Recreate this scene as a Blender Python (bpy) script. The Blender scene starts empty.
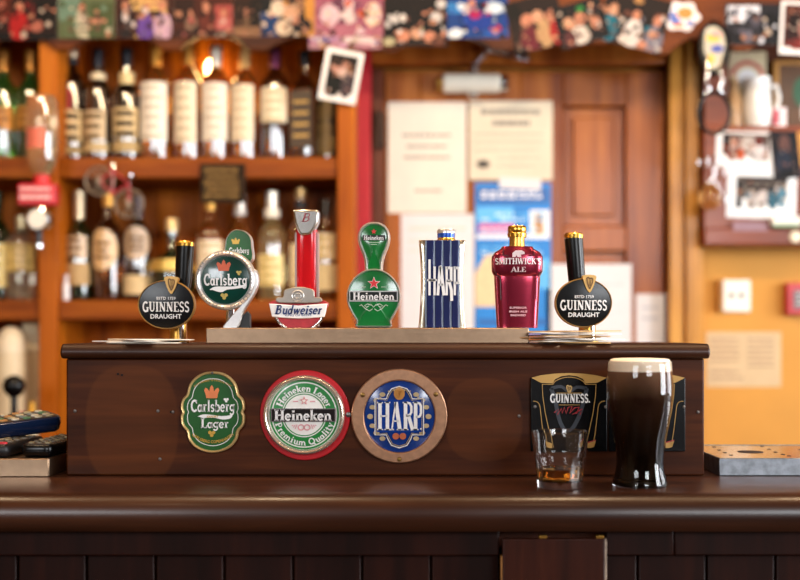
import bpy, math, random
from mathutils import Vector, Matrix, Euler
random.seed(7)
PI = math.pi
SC = bpy.context.scene
COL = SC.collection
F = 1111.11            # focal length in pixels (50 mm on 36 mm, 800 px wide)
CZ = 1.285             # eye height
HOR = 332.0            # row of the horizon in the photograph

def P(px, py, y):
    return Vector(((px - 400) / F * y, y, CZ - (py - HOR) / F * y))
def X(px, y): return (px - 400) / F * y
def Z(py, y): return CZ - (py - HOR) / F * y

# ------------------------------------------------------------------ materials
def lin(h):
    h = h.lstrip('#')
    o = []
    for i in (0, 2, 4):
        c = int(h[i:i + 2], 16) / 255
        o.append(c / 12.92 if c <= .04045 else ((c + .055) / 1.055) ** 2.4)
    return (*o, 1)

MATS = {}
def mat_base(name):
    m = bpy.data.materials.new(name); m.use_nodes = True
    nt = m.node_tree
    return m, nt, nt.nodes['Principled BSDF']

def cm(hexc, rough=.5, metal=0.0, coat=0.0, trans=0.0, ior=1.45, var=.10, scale=60, bump=0.0, coat_ior=1.5, spec=.5):
    """plain procedural material: colour varied by noise"""
    key = (hexc, rough, metal, coat, trans, ior, var, scale, bump, coat_ior, spec)
    if key in MATS: return MATS[key]
    m, nt, b = mat_base('mat_%s_%d' % (hexc.strip('#'), len(MATS)))
    c = lin(hexc)
    if var > 0 and trans == 0:
        tc = nt.nodes.new('ShaderNodeTexCoord')
        n = nt.nodes.new('ShaderNodeTexNoise'); n.inputs['Scale'].default_value = scale
        n.inputs['Detail'].default_value = 4
        r = nt.nodes.new('ShaderNodeValToRGB')
        r.color_ramp.elements[0].position = .3; r.color_ramp.elements[1].position = .7
        r.color_ramp.elements[0].color = tuple(x * (1 - var) for x in c[:3]) + (1,)
        r.color_ramp.elements[1].color = tuple(min(1, x * (1 + var)) for x in c[:3]) + (1,)
        nt.links.new(tc.outputs['Object'], n.inputs['Vector'])
        nt.links.new(n.outputs['Fac'], r.inputs['Fac'])
        nt.links.new(r.outputs['Color'], b.inputs['Base Color'])
        if bump > 0:
            bp = nt.nodes.new('ShaderNodeBump'); bp.inputs['Strength'].default_value = bump
            bp.inputs['Distance'].default_value = .001
            nt.links.new(n.outputs['Fac'], bp.inputs['Height'])
            nt.links.new(bp.outputs['Normal'], b.inputs['Normal'])
    else:
        b.inputs['Base Color'].default_value = c
    b.inputs['Roughness'].default_value = rough
    b.inputs['Metallic'].default_value = metal
    b.inputs['Coat Weight'].default_value = coat
    b.inputs['Coat Roughness'].default_value = .08
    b.inputs['Transmission Weight'].default_value = trans
    b.inputs['IOR'].default_value = ior
    b.inputs['Coat IOR'].default_value = coat_ior; b.inputs['Specular IOR Level'].default_value = spec
    MATS[key] = m
    return m

def wood(name, dark, mid, light, axis='Z', scale=1.0, rough=.4, coat=.0, bump=.15, patch=None, spec=.3):
    m, nt, b = mat_base(name)
    N, L = nt.nodes, nt.links
    tc = N.new('ShaderNodeTexCoord'); mp = N.new('ShaderNodeMapping')
    st = {'X': (1.2, 16, 16), 'Y': (16, 1.2, 16), 'Z': (16, 16, 1.2)}[axis]
    mp.inputs['Scale'].default_value = tuple(s * scale for s in st)
    n1 = N.new('ShaderNodeTexNoise'); n1.inputs['Scale'].default_value = 2.2; n1.inputs['Detail'].default_value = 7
    n1.inputs['Distortion'].default_value = .6
    n2 = N.new('ShaderNodeTexNoise'); n2.inputs['Scale'].default_value = 14; n2.inputs['Detail'].default_value = 3
    n3 = N.new('ShaderNodeTexNoise'); n3.inputs['Scale'].default_value = 3.0 ; n3.inputs['Detail'].default_value = 3
    mx = N.new('ShaderNodeMath'); mx.operation = 'MULTIPLY_ADD'; mx.inputs[1].default_value = .25
    mx2 = N.new('ShaderNodeMath'); mx2.operation = 'MULTIPLY_ADD'; mx2.inputs[1].default_value = .45; mx2.use_clamp = True
    sb = N.new('ShaderNodeMath'); sb.operation = 'SUBTRACT'; sb.inputs[1].default_value = .35
    r = N.new('ShaderNodeValToRGB')
    r.color_ramp.elements[0].position = .25; r.color_ramp.elements[0].color = lin(dark)
    r.color_ramp.elements[1].position = .8; r.color_ramp.elements[1].color = lin(light)
    e = r.color_ramp.elements.new(.52); e.color = lin(mid)
    L.new(tc.outputs['Object'], mp.inputs['Vector'])
    L.new(mp.outputs['Vector'], n1.inputs['Vector']); L.new(mp.outputs['Vector'], n2.inputs['Vector'])
    L.new(tc.outputs['Object'], n3.inputs['Vector'])
    L.new(n2.outputs['Fac'], mx.inputs[0]); L.new(n1.outputs['Fac'], mx.inputs[2])
    L.new(n3.outputs['Fac'], mx2.inputs[0]); L.new(mx.outputs[0], mx2.inputs[2])
    L.new(mx2.outputs[0], sb.inputs[0]); L.new(sb.outputs[0], r.inputs['Fac'])
    col = r.outputs['Color']
    for (cx, cz, rx, rz, pc, pk) in (patch or ()):   # paler ghosts left by signs once screwed here
        sx = N.new('ShaderNodeSeparateXYZ'); L.new(tc.outputs['Object'], sx.inputs[0])
        def mth(op, a, bb):
            q = N.new('ShaderNodeMath'); q.operation = op
            for i, v in enumerate((a, bb)):
                if isinstance(v, (int, float)): q.inputs[i].default_value = v
                else: L.new(v, q.inputs[i])
            return q.outputs[0]
        u = mth('DIVIDE', mth('SUBTRACT', sx.outputs['X'], cx), rx)
        v = mth('DIVIDE', mth('SUBTRACT', sx.outputs['Z'], cz), rz)
        d = mth('ADD', mth('POWER', mth('ABSOLUTE', u, 0), 2.6), mth('POWER', mth('ABSOLUTE', v, 0), 2.6))
        k = N.new('ShaderNodeMapRange'); k.inputs[1].default_value = .9; k.inputs[2].default_value = 1.05
        k.inputs[3].default_value = pk; k.inputs[4].default_value = 0
        L.new(d, k.inputs[0])
        mxx = N.new('ShaderNodeMix'); mxx.data_type = 'RGBA'
        L.new(k.outputs[0], mxx.inputs['Factor']); L.new(col, mxx.inputs['A']); mxx.inputs['B'].default_value = lin(pc)
        col = mxx.outputs['Result']
    L.new(col, b.inputs['Base Color'])
    bp = N.new('ShaderNodeBump'); bp.inputs['Strength'].default_value = bump; bp.inputs['Distance'].default_value = .001
    L.new(mx.outputs[0], bp.inputs['Height']); L.new(bp.outputs['Normal'], b.inputs['Normal'])
    rr = N.new('ShaderNodeMapRange'); rr.inputs[3].default_value = max(.05, rough - .1); rr.inputs[4].default_value = rough + .15
    L.new(n3.outputs['Fac'], rr.inputs[0]); L.new(rr.outputs[0], b.inputs['Roughness'])
    b.inputs['Coat Weight'].default_value = coat; b.inputs['Coat Roughness'].default_value = .15
    b.inputs['Specular IOR Level'].default_value = spec
    return m

def brushed(name, colour, rough=.3, axis='X', spots=.0):
    m, nt, b = mat_base(name); N, L = nt.nodes, nt.links
    tc = N.new('ShaderNodeTexCoord'); mp = N.new('ShaderNodeMapping')
    mp.inputs['Scale'].default_value = {'X': (2, 120, 120), 'Y': (120, 2, 120), 'Z': (120, 120, 2)}[axis]
    n = N.new('ShaderNodeTexNoise'); n.inputs['Scale'].default_value = 6; n.inputs['Detail'].default_value = 4
    n2 = N.new('ShaderNodeTexNoise'); n2.inputs['Scale'].default_value = 90; n2.inputs['Detail'].default_value = 5
    L.new(tc.outputs['Object'], mp.inputs['Vector']); L.new(mp.outputs['Vector'], n.inputs['Vector'])
    L.new(tc.outputs['Object'], n2.inputs['Vector'])
    rr = N.new('ShaderNodeMapRange'); rr.inputs[3].default_value = rough * .7; rr.inputs[4].default_value = rough * 1.4
    L.new(n.outputs['Fac'], rr.inputs[0]); L.new(rr.outputs[0], b.inputs['Roughness'])
    c = lin(colour)
    r = N.new('ShaderNodeValToRGB'); r.color_ramp.elements[0].position = .35; r.color_ramp.elements[1].position = .62
    r.color_ramp.elements[0].color = tuple(x * (1 - spots) for x in c[:3]) + (1,); r.color_ramp.elements[1].color = c
    L.new(n2.outputs['Fac'], r.inputs['Fac']); L.new(r.outputs['Color'], b.inputs['Base Color'])
    b.inputs['Metallic'].default_value = 1
    bp = N.new('ShaderNodeBump'); bp.inputs['Strength'].default_value = .08; bp.inputs['Distance'].default_value = .0005
    L.new(n.outputs['Fac'], bp.inputs['Height']); L.new(bp.outputs['Normal'], b.inputs['Normal'])
    return m

# ------------------------------------------------------------------ mesh builder
class MB:
    def __init__(s): s.v = []; s.f = []; s.m = []; s.mi = 0
    def add(s, vs, fs):
        o = len(s.v); s.v += [tuple(v) for v in vs]
        for f in fs: s.f.append([i + o for i in f]); s.m.append(s.mi)
        return s
    def box(s, x0, x1, y0, y1, z0, z1, M=None):
        vs = [Vector(p) for p in ((x0,y0,z0),(x1,y0,z0),(x1,y1,z0),(x0,y1,z0),(x0,y0,z1),(x1,y0,z1),(x1,y1,z1),(x0,y1,z1))]
        if M is not None: vs = [M @ v for v in vs]
        return s.add(vs, [(0,3,2,1),(4,5,6,7),(0,1,5,4),(1,2,6,5),(2,3,7,6),(3,0,4,7)])
    def lathe(s, prof, seg=32, c=(0,0,0), M=None, rad=None):
        """prof [(r,z)] bottom to top; closed caps where r == 0 or left open-capped"""
        vs = []; fs = []
        n = len(prof)
        for i, (r, z) in enumerate(prof):
            for k in range(seg):
                a = 2 * PI * k / seg
                rr = r if rad is None else rad(r, z, a)
                vs.append(Vector((c[0] + rr * math.cos(a), c[1] + rr * math.sin(a), c[2] + z)))
        for i in range(n - 1):
            for k in range(seg):
                k2 = (k + 1) % seg
                fs.append((i*seg+k, i*seg+k2, (i+1)*seg+k2, (i+1)*seg+k))
        fs.append(tuple(reversed(range(seg)))); fs.append(tuple(range((n-1)*seg, n*seg)))
        if M is not None: vs = [M @ v for v in vs]
        return s.add(vs, fs)
    def loft(s, secs, n=32, p=2.0, c=(0,0,0)):
        """secs [(z, rx, ry[, dx, dy])] superellipse sections"""
        vs = []; fs = []
        for sec in secs:
            z, rx, ry = sec[:3]; dx, dy = (sec[3], sec[4]) if len(sec) > 3 else (0, 0)
            for k in range(n):
                a = 2 * PI * (k + .5) / n
                ca, sa = math.cos(a), math.sin(a)
                vs.append((c[0] + dx + rx * math.copysign(abs(ca) ** (2/p), ca), c[1] + dy + ry * math.copysign(abs(sa) ** (2/p), sa), c[2] + z))
        m = len(secs)
        for i in range(m - 1):
            for k in range(n):
                k2 = (k + 1) % n
                fs.append((i*n+k, i*n+k2, (i+1)*n+k2, (i+1)*n+k))
        fs.append(tuple(reversed(range(n)))); fs.append(tuple(range((m-1)*n, m*n)))
        return s.add(vs, fs)
    def prism(s, pts, y0, y1, bulge=None):
        """outline pts (x,z) between y0 (front) and y1 (back)"""
        n = len(pts)
        ar = sum(pts[i][0]*pts[(i+1)%n][1] - pts[(i+1)%n][0]*pts[i][1] for i in range(n))
        if ar < 0: pts = list(reversed(pts))
        vs = [(x, y0, z) for x, z in pts] + [(x, y1, z) for x, z in pts]
        fs = [tuple(range(n)), tuple(reversed(range(n, 2*n)))]
        for i in range(n):
            j = (i + 1) % n
            fs.append((i, n + i, n + j, j))
        return s.add(vs, fs)
    def slab(s, pts, z0, z1, M=None):
        """outline pts (x,y) between heights z0 and z1"""
        n = len(pts)
        ar = sum(pts[i][0]*pts[(i+1)%n][1] - pts[(i+1)%n][0]*pts[i][1] for i in range(n))
        if ar < 0: pts = list(reversed(pts))
        vs = [Vector((x, y, z0)) for x, y in pts] + [Vector((x, y, z1)) for x, y in pts]
        if M is not None: vs = [M @ v for v in vs]
        fs = [tuple(reversed(range(n))), tuple(range(n, 2*n))]
        for i in range(n):
            j = (i + 1) % n
            fs.append((i, j, n + j, n + i))
        return s.add(vs, fs)
    def ring(s, outer, inner, y0, y1, round_=False):
        """closed band between two outlines with equal counts; y0 front, y1 back"""
        n = len(outer)
        if round_:
            mid = [((a[0]+b[0])/2, (a[1]+b[1])/2) for a, b in zip(outer, inner)]
            q1 = [(a[0]*.8+b[0]*.2, a[1]*.8+b[1]*.2) for a, b in zip(outer, inner)]
            q2 = [(a[0]*.2+b[0]*.8, a[1]*.2+b[1]*.8) for a, b in zip(outer, inner)]
            h = y1 - y0
            loops = [(outer, y1), (outer, y0 + h*.45), (q1, y0 + h*.12), (mid, y0), (q2, y0 + h*.12), (inner, y0 + h*.45), (inner, y1)]
        else:
            loops = [(outer, y1), (outer, y0), (inner, y0), (inner, y1)]
        vs = []
        for lp, y in loops: vs += [(x, y, z) for x, z in lp]
        m = len(loops); fs = []
        for i in range(m):
            i2 = (i + 1) % m
            for k in range(n):
                k2 = (k + 1) % n
                fs.append((i*n+k, i2*n+k, i2*n+k2, i*n+k2))
        return s.add(vs, fs)
    def dome(s, pts, y_edge, depth, steps=5):
        """lens-like face: outline (x,z) bulging towards -y"""
        n = len(pts); cx = sum(p[0] for p in pts)/n; cz = sum(p[1] for p in pts)/n
        vs = []; fs = []
        for i in range(steps):
            t = 1 - i/steps
            y = y_edge - depth*(1 - t*t)
            vs += [(cx+(x-cx)*t, y, cz+(z-cz)*t) for x, z in pts]
        vs.append((cx, y_edge - depth, cz))
        for i in range(steps-1):
            for k in range(n):
                k2 = (k+1) % n
                fs.append((i*n+k, i*n+k2, (i+1)*n+k2, (i+1)*n+k))
        for k in range(n): fs.append(((steps-1)*n+k, (steps-1)*n+(k+1) % n, steps*n))
        fs.append(tuple(reversed(range(n))))
        return s.add(vs, fs)
    def tube(s, pts, r, seg=10, closed=False):
        pts = [Vector(p) for p in pts]; n = len(pts); vs = []; fs = []
        up = None
        for i, p in enumerate(pts):
            if closed: t = pts[(i+1) % n] - pts[i-1]
            else: t = pts[min(i+1, n-1)] - pts[max(i-1, 0)]
            t.normalize()
            if up is None:
                up = Vector((0, 0, 1)) if abs(t.z) < .9 else Vector((0, 1, 0))
            a = t.cross(up)
            if a.length < 1e-6: a = t.cross(Vector((1, 0, 0)))
            a.normalize(); bb = t.cross(a).normalized(); up = -bb if bb.dot(up) < 0 else bb
            rr = r[i] if isinstance(r, (list, tuple)) else r
            for k in range(seg):
                an = 2*PI*k/seg
                vs.append(p + a*math.cos(an)*rr + up*math.sin(an)*rr)
        m = n if closed else n-1
        for i in range(m):
            j = (i+1) % n
            for k in range(seg):
                k2 = (k+1) % seg
                fs.append((i*seg+k, i*seg+k2, j*seg+k2, j*seg+k))
        if not closed:
            fs.append(tuple(reversed(range(seg)))); fs.append(tuple(range((n-1)*seg, n*seg)))
        return s.add(vs, fs)
    def arcband(s, r, z0, z1, a0, a1, t=.0006, seg=18, c=(0,0)):
        """a label wrapped round a bottle, angle 0 towards the camera (-y)"""
        vs = []; fs = []
        for k in range(seg+1):
            a = a0 + (a1-a0)*k/seg
            for rr, z in ((r, z0), (r, z1), (r+t, z1), (r+t, z0)):
                vs.append((c[0] + rr*math.sin(a), c[1] - rr*math.cos(a), z))
        for k in range(seg):
            for i in range(4):
                j = (i+1) % 4
                fs.append((k*4+i, (k+1)*4+i, (k+1)*4+j, k*4+j))
        fs.append((0, 1, 2, 3)); fs.append(tuple(reversed([seg*4+i for i in range(4)])))
        return s.add(vs, fs)
    def build(s, name, mats, parent=None, smooth=40, bevel=0, label=None, seg=2, sub=0):
        me = bpy.data.meshes.new(name)
        me.from_pydata(s.v, [], s.f); me.update()
        import bmesh
        bm = bmesh.new(); bm.from_mesh(me)
        bmesh.ops.recalc_face_normals(bm, faces=bm.faces)
        bm.to_mesh(me); bm.free()
        if not isinstance(mats, (list, tuple)): mats = [mats]
        for m in mats: me.materials.append(m)
        for p, i in zip(me.polygons, s.m): p.material_index = i
        if smooth:
            me.polygons.foreach_set('use_smooth', [True]*len(me.polygons))
            me.set_sharp_from_angle(angle=math.radians(smooth))
        o = bpy.data.objects.new(name, me); COL.objects.link(o)
        if parent is not None: o.parent = parent
        if bevel:
            b = o.modifiers.new('bevel', 'BEVEL'); b.width = bevel; b.segments = seg; b.limit_method = 'ANGLE'
            b.angle_limit = math.radians(40); b.harden_normals = False
        if sub:
            q = o.modifiers.new('sub', 'SUBSURF'); q.levels = sub; q.render_levels = sub
        if label: o['label'] = label
        return o

def thing(name, label, cat, loc, rot=(0,0,0), group=None):
    o = bpy.data.objects.new(name, None); COL.objects.link(o)
    o.location = loc; o.rotation_euler = rot; o.empty_display_size = .03
    o['label'] = label; o['category'] = cat
    if group: o['group'] = group
    return o
def tag(o, label, cat, group=None):
    o['label'] = label; o['category'] = cat
    if group: o['group'] = group
    return o
def struct(o): o['kind'] = 'structure'; return o
def dup(root, loc, label, group=None, rot=None):
    r = root.copy(); COL.objects.link(r); r.location = loc; r['label'] = label
    if rot is not None: r.rotation_euler = rot
    if group: r['group'] = group
    for ch in list(root.children):
        c = ch.copy(); COL.objects.link(c); c.parent = r
        for g in list(ch.children):
            d = g.copy(); COL.objects.link(d); d.parent = c
    return r

# ------------------------------------------------------------------ outlines
def ell(cx, cz, rx, rz, n=48, a0=0, a1=2*PI):
    full = abs(a1 - a0 - 2*PI) < 1e-6
    m = n if full else n + 1
    return [(cx + rx*math.cos(a0 + (a1-a0)*k/n), cz + rz*math.sin(a0 + (a1-a0)*k/n)) for k in range(m)]
def catmull(pts, n=4, closed=True):
    out = []; m = len(pts)
    rng = range(m) if closed else range(m-1)
    for i in rng:
        if closed: p = [pts[(i+k-1) % m] for k in range(4)]
        else: p = [pts[max(0, min(m-1, i+k-1))] for k in range(4)]
        for j in range(n):
            t = j/n
            out.append(tuple(.5*((2*p[1][a]) + (-p[0][a]+p[2][a])*t + (2*p[0][a]-5*p[1][a]+4*p[2][a]-p[3][a])*t*t + (-p[0][a]+3*p[1][a]-3*p[2][a]+p[3][a])*t**3) for a in range(len(pts[0]))))
    if not closed: out.append(tuple(pts[-1]))
    return out
def scl(pts, k, kz=None, c=(0,0)):
    kz = k if kz is None else kz
    return [(c[0]+(x-c[0])*k, c[1]+(z-c[1])*kz) for x, z in pts]
def rrect(x0, x1, y0, y1, r, n=4):
    o = []
    for cx, cy, a in ((x1-r, y1-r, 0), (x0+r, y1-r, 90), (x0+r, y0+r, 180), (x1-r, y0+r, 270)):
        for k in range(n+1):
            t = math.radians(a + 90*k/n); o.append((cx+r*math.cos(t), cy+r*math.sin(t)))
    return o
def inset(pts, d):
    """offset a closed outline inward by d"""
    n = len(pts)
    ar = sum(pts[i][0]*pts[(i+1)%n][1] - pts[(i+1)%n][0]*pts[i][1] for i in range(n))
    sg = 1 if ar > 0 else -1
    out = []
    for i in range(n):
        a, b = Vector(pts[i-1]), Vector(pts[(i+1) % n])
        t = (b-a); t = t.normalized() if t.length > 1e-9 else Vector((1, 0))
        out.append((pts[i][0] - sg*t.y*d, pts[i][1] + sg*t.x*d))
    return out
def px(pts, s): return [(x*s, -y*s) for x, y in pts]

# ------------------------------------------------------------------ lettering
def A(cx, cy, rx, ry, d0, d1, n=10):
    return [(cx+rx*math.cos(math.radians(d0+(d1-d0)*k/n)), cy+ry*math.sin(math.radians(d0+(d1-d0)*k/n))) for k in range(n+1)]
TH, TN = .20, .085
def st(x, y0=0, y1=1, w=TH, sb=True, stp=True, sl=.19):
    o = [([(x, y0), (x, y1)], w)]
    if sb: o.append(([(x-sl, y0+.035), (x+sl, y0+.035)], .07))
    if stp: o.append(([(x-sl, y1-.035), (x+sl, y1-.035)], .07))
    return o
def dg(a, b, w): return [([a, b], w)]
G = {
 'G': (.86, [(A(.45,.5,.34,.44,50,310,14), .17)] + st(.70,.02,.46,.17,False,True,.16)),
 'U': (.90, st(.22,.3,1,TH,False) + st(.70,.3,1,.09,False,True,.14) + [([(.22,.34)]+A(.46,.34,.24,.27,180,360,10)+[(.70,.34)], .12)]),
 'I': (.46, st(.23)),
 'N': (.96, st(.2,0,1,.09,True,True,.15) + st(.76,0,1,.09,False,True,.15) + dg((.2,.98),(.76,.02),.22)),
 'E': (.76, st(.22,0,1,TH) + dg((.22,.96),(.66,.96),.08) + dg((.22,.04),(.68,.04),.08) + dg((.22,.52),(.54,.52),.08) + dg((.65,1),(.65,.74),.07) + dg((.67,0),(.67,.27),.07)),
 'S': (.68, [([(.56,.78)]+A(.34,.73,.21,.22,30,250,9)+A(.34,.26,.23,.22,70,-150,9), .15)]),
 'H': (.98, st(.22,0,1,TH) + st(.76,0,1,TH) + dg((.22,.5),(.76,.5),.09)),
 'A': (.94, dg((.12,.02),(.47,1),.09) + dg((.45,1),(.80,.02),.22) + dg((.25,.33),(.68,.33),.08) + dg((0,.035),(.27,.035),.07) + dg((.62,.035),(.96,.035),.07)),
 'R': (.94, st(.22,0,1,TH) + [([(.24,.95)]+A(.42,.73,.24,.22,90,-90,8)+[(.24,.51)], .12)] + dg((.42,.5),(.82,.02),.2)),
 'P': (.80, st(.22,0,1,TH) + [([(.24,.95)]+A(.42,.71,.24,.24,90,-90,8)+[(.24,.47)], .12)]),
 'D': (.92, st(.22,0,1,TH) + [([(.22,.95)]+A(.40,.5,.36,.45,90,-90,10)+[(.22,.05)], .13)]),
 'T': (.80, st(.40,0,1,TH,True,False) + dg((.06,.96),(.74,.96),.09) + dg((.06,1),(.06,.74),.07) + dg((.74,1),(.74,.74),.07)),
 'C': (.80, [(A(.46,.5,.34,.44,45,315,14), .18)] + dg((.70,.98),(.70,.68),.08)),
 'L': (.72, st(.22) + dg((.22,.04),(.64,.04),.08) + dg((.64,0),(.64,.28),.07)),
 'Q': (.94, [(A(.46,.5,.36,.44,0,360,18), .16)] + dg((.48,.22),(.82,-.16),.15)),
 'B': (.84, st(.22,0,1,TH) + [([(.22,.95)]+A(.40,.75,.22,.2,90,-90,7)+[(.22,.54)], .11), ([(.22,.53)]+A(.43,.29,.26,.25,90,-90,8)+[(.22,.05)], .12)]),
 'W': (1.2, dg((.1,1),(.36,0),.19) + dg((.36,0),(.60,.95),.08) + dg((.55,1),(.82,0),.19) + dg((.82,0),(1.08,1),.08) + dg((0,.965),(.24,.965),.07) + dg((.96,.965),(1.2,.965),.07)),
 'M': (1.1, st(.18,0,1,.09,True,True,.14) + st(.90,0,1,TH) + dg((.18,1),(.52,.1),.2) + dg((.52,.1),(.88,1),.08)),
 'K': (.96, st(.22) + dg((.24,.42),(.76,.97),.09) + dg((.42,.58),(.84,.02),.2)),
 'O': (.9, [(A(.45,.5,.34,.44,0,360,18), .17)]),
 '.': (.30, dg((.14,0),(.14,.18),.17)),
 "'": (.26, dg((.14,.7),(.14,1),.14)),
 ' ': (.34, []),
 'a': (.62, [(A(.27,.30,.19,.26,0,360,12), .14)] + dg((.48,.02),(.48,.60),.15) + dg((.46,.05),(.62,.05),.08)),
 'r': (.50, st(.2,0,.62,.16,True,False,.14) + dg((.06,.585),(.2,.585),.08) + [(A(.34,.40,.13,.17,150,45,5), .13)]),
 'l': (.40, st(.22,0,1,.17,True,False,.14) + dg((.12,.96),(.24,.96),.08)),
 's': (.52, [([(.43,.50)]+A(.26,.455,.15,.13,35,250,7)+A(.26,.17,.16,.13,70,-150,7), .13)]),
 'b': (.64, st(.18,0,1,.16,False,False) + dg((.04,.96),(.2,.96),.08) + [(A(.36,.30,.19,.26,0,360,12), .14)]),
 'e': (.60, [(A(.30,.31,.21,.27,0,320,12), .14)] + dg((.12,.33),(.50,.33),.09)),
 'g': (.64, [(A(.29,.34,.19,.23,0,360,12), .13)] + [([(.48,.56),(.48,0)]+A(.28,-.06,.20,.16,0,-165,7), .14)] + dg((.46,.58),(.62,.60),.09)),
 'i': (.40, st(.2,0,.62,.17,True,False,.16) + dg((.06,.585),(.2,.585),.08) + dg((.2,.76),(.2,.93),.18)),
 'n': (.72, st(.18,0,.62,.16,True,False,.15) + dg((.04,.585),(.2,.585),.08) + [(A(.37,.36,.18,.21,150,0,7)+[(.55,.0)], .15)] + dg((.40,.035),(.70,.035),.07)),
 'k': (.70, st(.18,0,1,.16,True,False,.15) + dg((.04,.96),(.2,.96),.08) + dg((.2,.26),(.54,.60),.10) + dg((.32,.38),(.60,.02),.16) + dg((.46,.035),(.72,.035),.07) + dg((.40,.585),(.66,.585),.07)),
 'u': (.70, dg((.04,.585),(.2,.585),.08) + [([(.2,.62),(.2,.25)]+A(.36,.25,.16,.2,180,300,6), .15)] + dg((.54,.0),(.54,.62),.15) + dg((.52,.035),(.7,.035),.07)),
 't': (.48, [([(.22,.88),(.22,.2)]+A(.34,.19,.12,.14,180,320,6), .15)] + dg((.04,.60),(.44,.60),.09)),
 'm': (1.02, st(.16,0,.62,.15,True,False,.13) + [(A(.32,.38,.15,.19,150,0,6)+[(.47,.0)], .14), (A(.66,.38,.17,.19,150,0,6)+[(.83,.0)], .14)] + dg((.72,.035),(.96,.035),.07)),
 'y': (.66, dg((.12,.6),(.34,.08),.16) + [([(.54,.6),(.30,-.12),(.18,-.26),(.06,-.2)], .09)] + dg((.0,.585),(.26,.585),.07) + dg((.42,.585),(.66,.585),.07)),
 'd': (.66, [(A(.28,.30,.19,.26,0,360,12), .14)] + dg((.48,0),(.48,1),.15)),
 'w': (.86, dg((.1,.6),(.28,.02),.15) + dg((.28,.02),(.43,.58),.08) + dg((.42,.6),(.59,.02),.15) + dg((.59,.02),(.76,.62),.08)),
}
SANS = {
 'H': (.62, dg((.1,0),(.1,1),.2)+dg((.48,0),(.48,1),.2)+dg((.1,.5),(.48,.5),.14)),
 'A': (.62, dg((.08,0),(.28,1),.17)+dg((.30,1),(.5,0),.17)+dg((.15,.28),(.43,.28),.13)),
 'R': (.60, dg((.1,0),(.1,1),.2)+[([(.1,.92),(.32,.92)]+A(.32,.72,.14,.2,80,-80,6)+[(.1,.52)], .15)]+dg((.28,.52),(.48,0),.18)),
 'P': (.58, dg((.1,0),(.1,1),.2)+[([(.1,.92),(.32,.92)]+A(.32,.70,.14,.22,80,-80,6)+[(.1,.48)], .15)]),
}
def ribbon(mb, pts, w, y0, y1, fn):
    n = len(pts); L = []; R = []
    for i in range(n):
        a, b = Vector(pts[max(0, i-1)]), Vector(pts[min(n-1, i+1)])
        t = (b-a).normalized(); nn = Vector((-t.y, t.x))*w/2
        L.append((pts[i][0]+nn.x, pts[i][1]+nn.y)); R.append((pts[i][0]-nn.x, pts[i][1]-nn.y))
    vs = []
    for lst in (L, R):
        for (u, v) in lst:
            q = fn(u, v); yy = q[2] if len(q) > 2 else 0
            vs.append((q[0], y0+yy, q[1]))
    for lst in (L, R):
        for (u, v) in lst:
            q = fn(u, v); yy = q[2] if len(q) > 2 else 0
            vs.append((q[0], y1+yy, q[1]))
    fs = []
    for i in range(n-1):
        fs.append((i, i+1, n+i+1, n+i))
        fs.append((2*n+i, 3*n+i, 3*n+i+1, 2*n+i+1))
        fs.append((i, 2*n+i, 2*n+i+1, i+1))
        fs.append((n+i, n+i+1, 3*n+i+1, 3*n+i))
    fs.append((0, n, 3*n, 2*n)); fs.append((n-1, 3*n-1, 4*n-1, 2*n-1))
    mb.add(vs, fs)
def twidth(t, font=G): return sum(font[c][0] for c in t)
def write(mb, text, cx, cz, w, h, y0, y1, font=G, shear=0, warp=None, bold=1.0, radius=None, down=False, yfn=None, thin=1.0):
    """lettering centred on (cx,cz), total width w, cap height h; radius: bend round (cx,cz)"""
    tw = twidth(text, font); x = 0
    for i, ch in enumerate(text):
        adv, strokes = font[ch]
        for pts, sw in strokes:
            def fn(u, v, x=x):
                uu = ((x+u)/tw - .5)*w + shear*v*h; vv = (v-.5)*h
                if warp: vv *= warp(uu/(w/2))
                if radius:
                    if down: a = -PI/2 + uu/radius; rr = radius - vv
                    else: a = PI/2 - uu/radius; rr = radius + vv
                    xx, zz = cx + rr*math.cos(a), cz + rr*math.sin(a)
                else: xx, zz = cx+uu, cz+vv
                return (xx, zz, yfn(xx, zz)) if yfn else (xx, zz)
            # glyph space: make the stroke weight right after non-uniform scaling
            ribbon(mb, [p for p in pts], sw*(bold if sw > .1 else thin*bold), y0, y1, fn)
        x += adv
_fc = {}
def sans(mb, text, cx, cz, w, h, y0, y1, bold=.012, radius=None, down=False, shear=0, yfn=None):
    """plain sans lettering from Blender's own font"""
    key = (text, bold)
    if key not in _fc:
        c = bpy.data.curves.new('t', 'FONT'); c.body = text; c.offset = bold; c.resolution_u = 2
        o = bpy.data.objects.new('t', c); COL.objects.link(o)
        dg_ = bpy.context.evaluated_depsgraph_get(); ev = o.evaluated_get(dg_)
        me = bpy.data.meshes.new_from_object(ev)
        _fc[key] = ([(v.co.x, v.co.y) for v in me.vertices], [tuple(p.vertices) for p in me.polygons])
        bpy.data.objects.remove(o); bpy.data.curves.remove(c); bpy.data.meshes.remove(me)
    vs, fs = _fc[key]
    x0 = min(v[0] for v in vs); x1 = max(v[0] for v in vs); b0 = min(v[1] for v in vs); b1 = max(v[1] for v in vs)
    out = []
    for (u, v) in vs:
        vv = ((v-b0)/(b1-b0)-.5)*h; uu = ((u-x0)/(x1-x0)-.5)*w + shear*vv
        if radius:
            if down: a = -PI/2 + uu/radius; rr = radius - vv
            else: a = PI/2 - uu/radius; rr = radius + vv
            out.append((cx+rr*math.cos(a), cz+rr*math.sin(a)))
        else: out.append((cx+uu, cz+vv))
    mb.add([(x, y0+(yfn(x, z) if yfn else 0), z) for x, z in out], fs)
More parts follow.
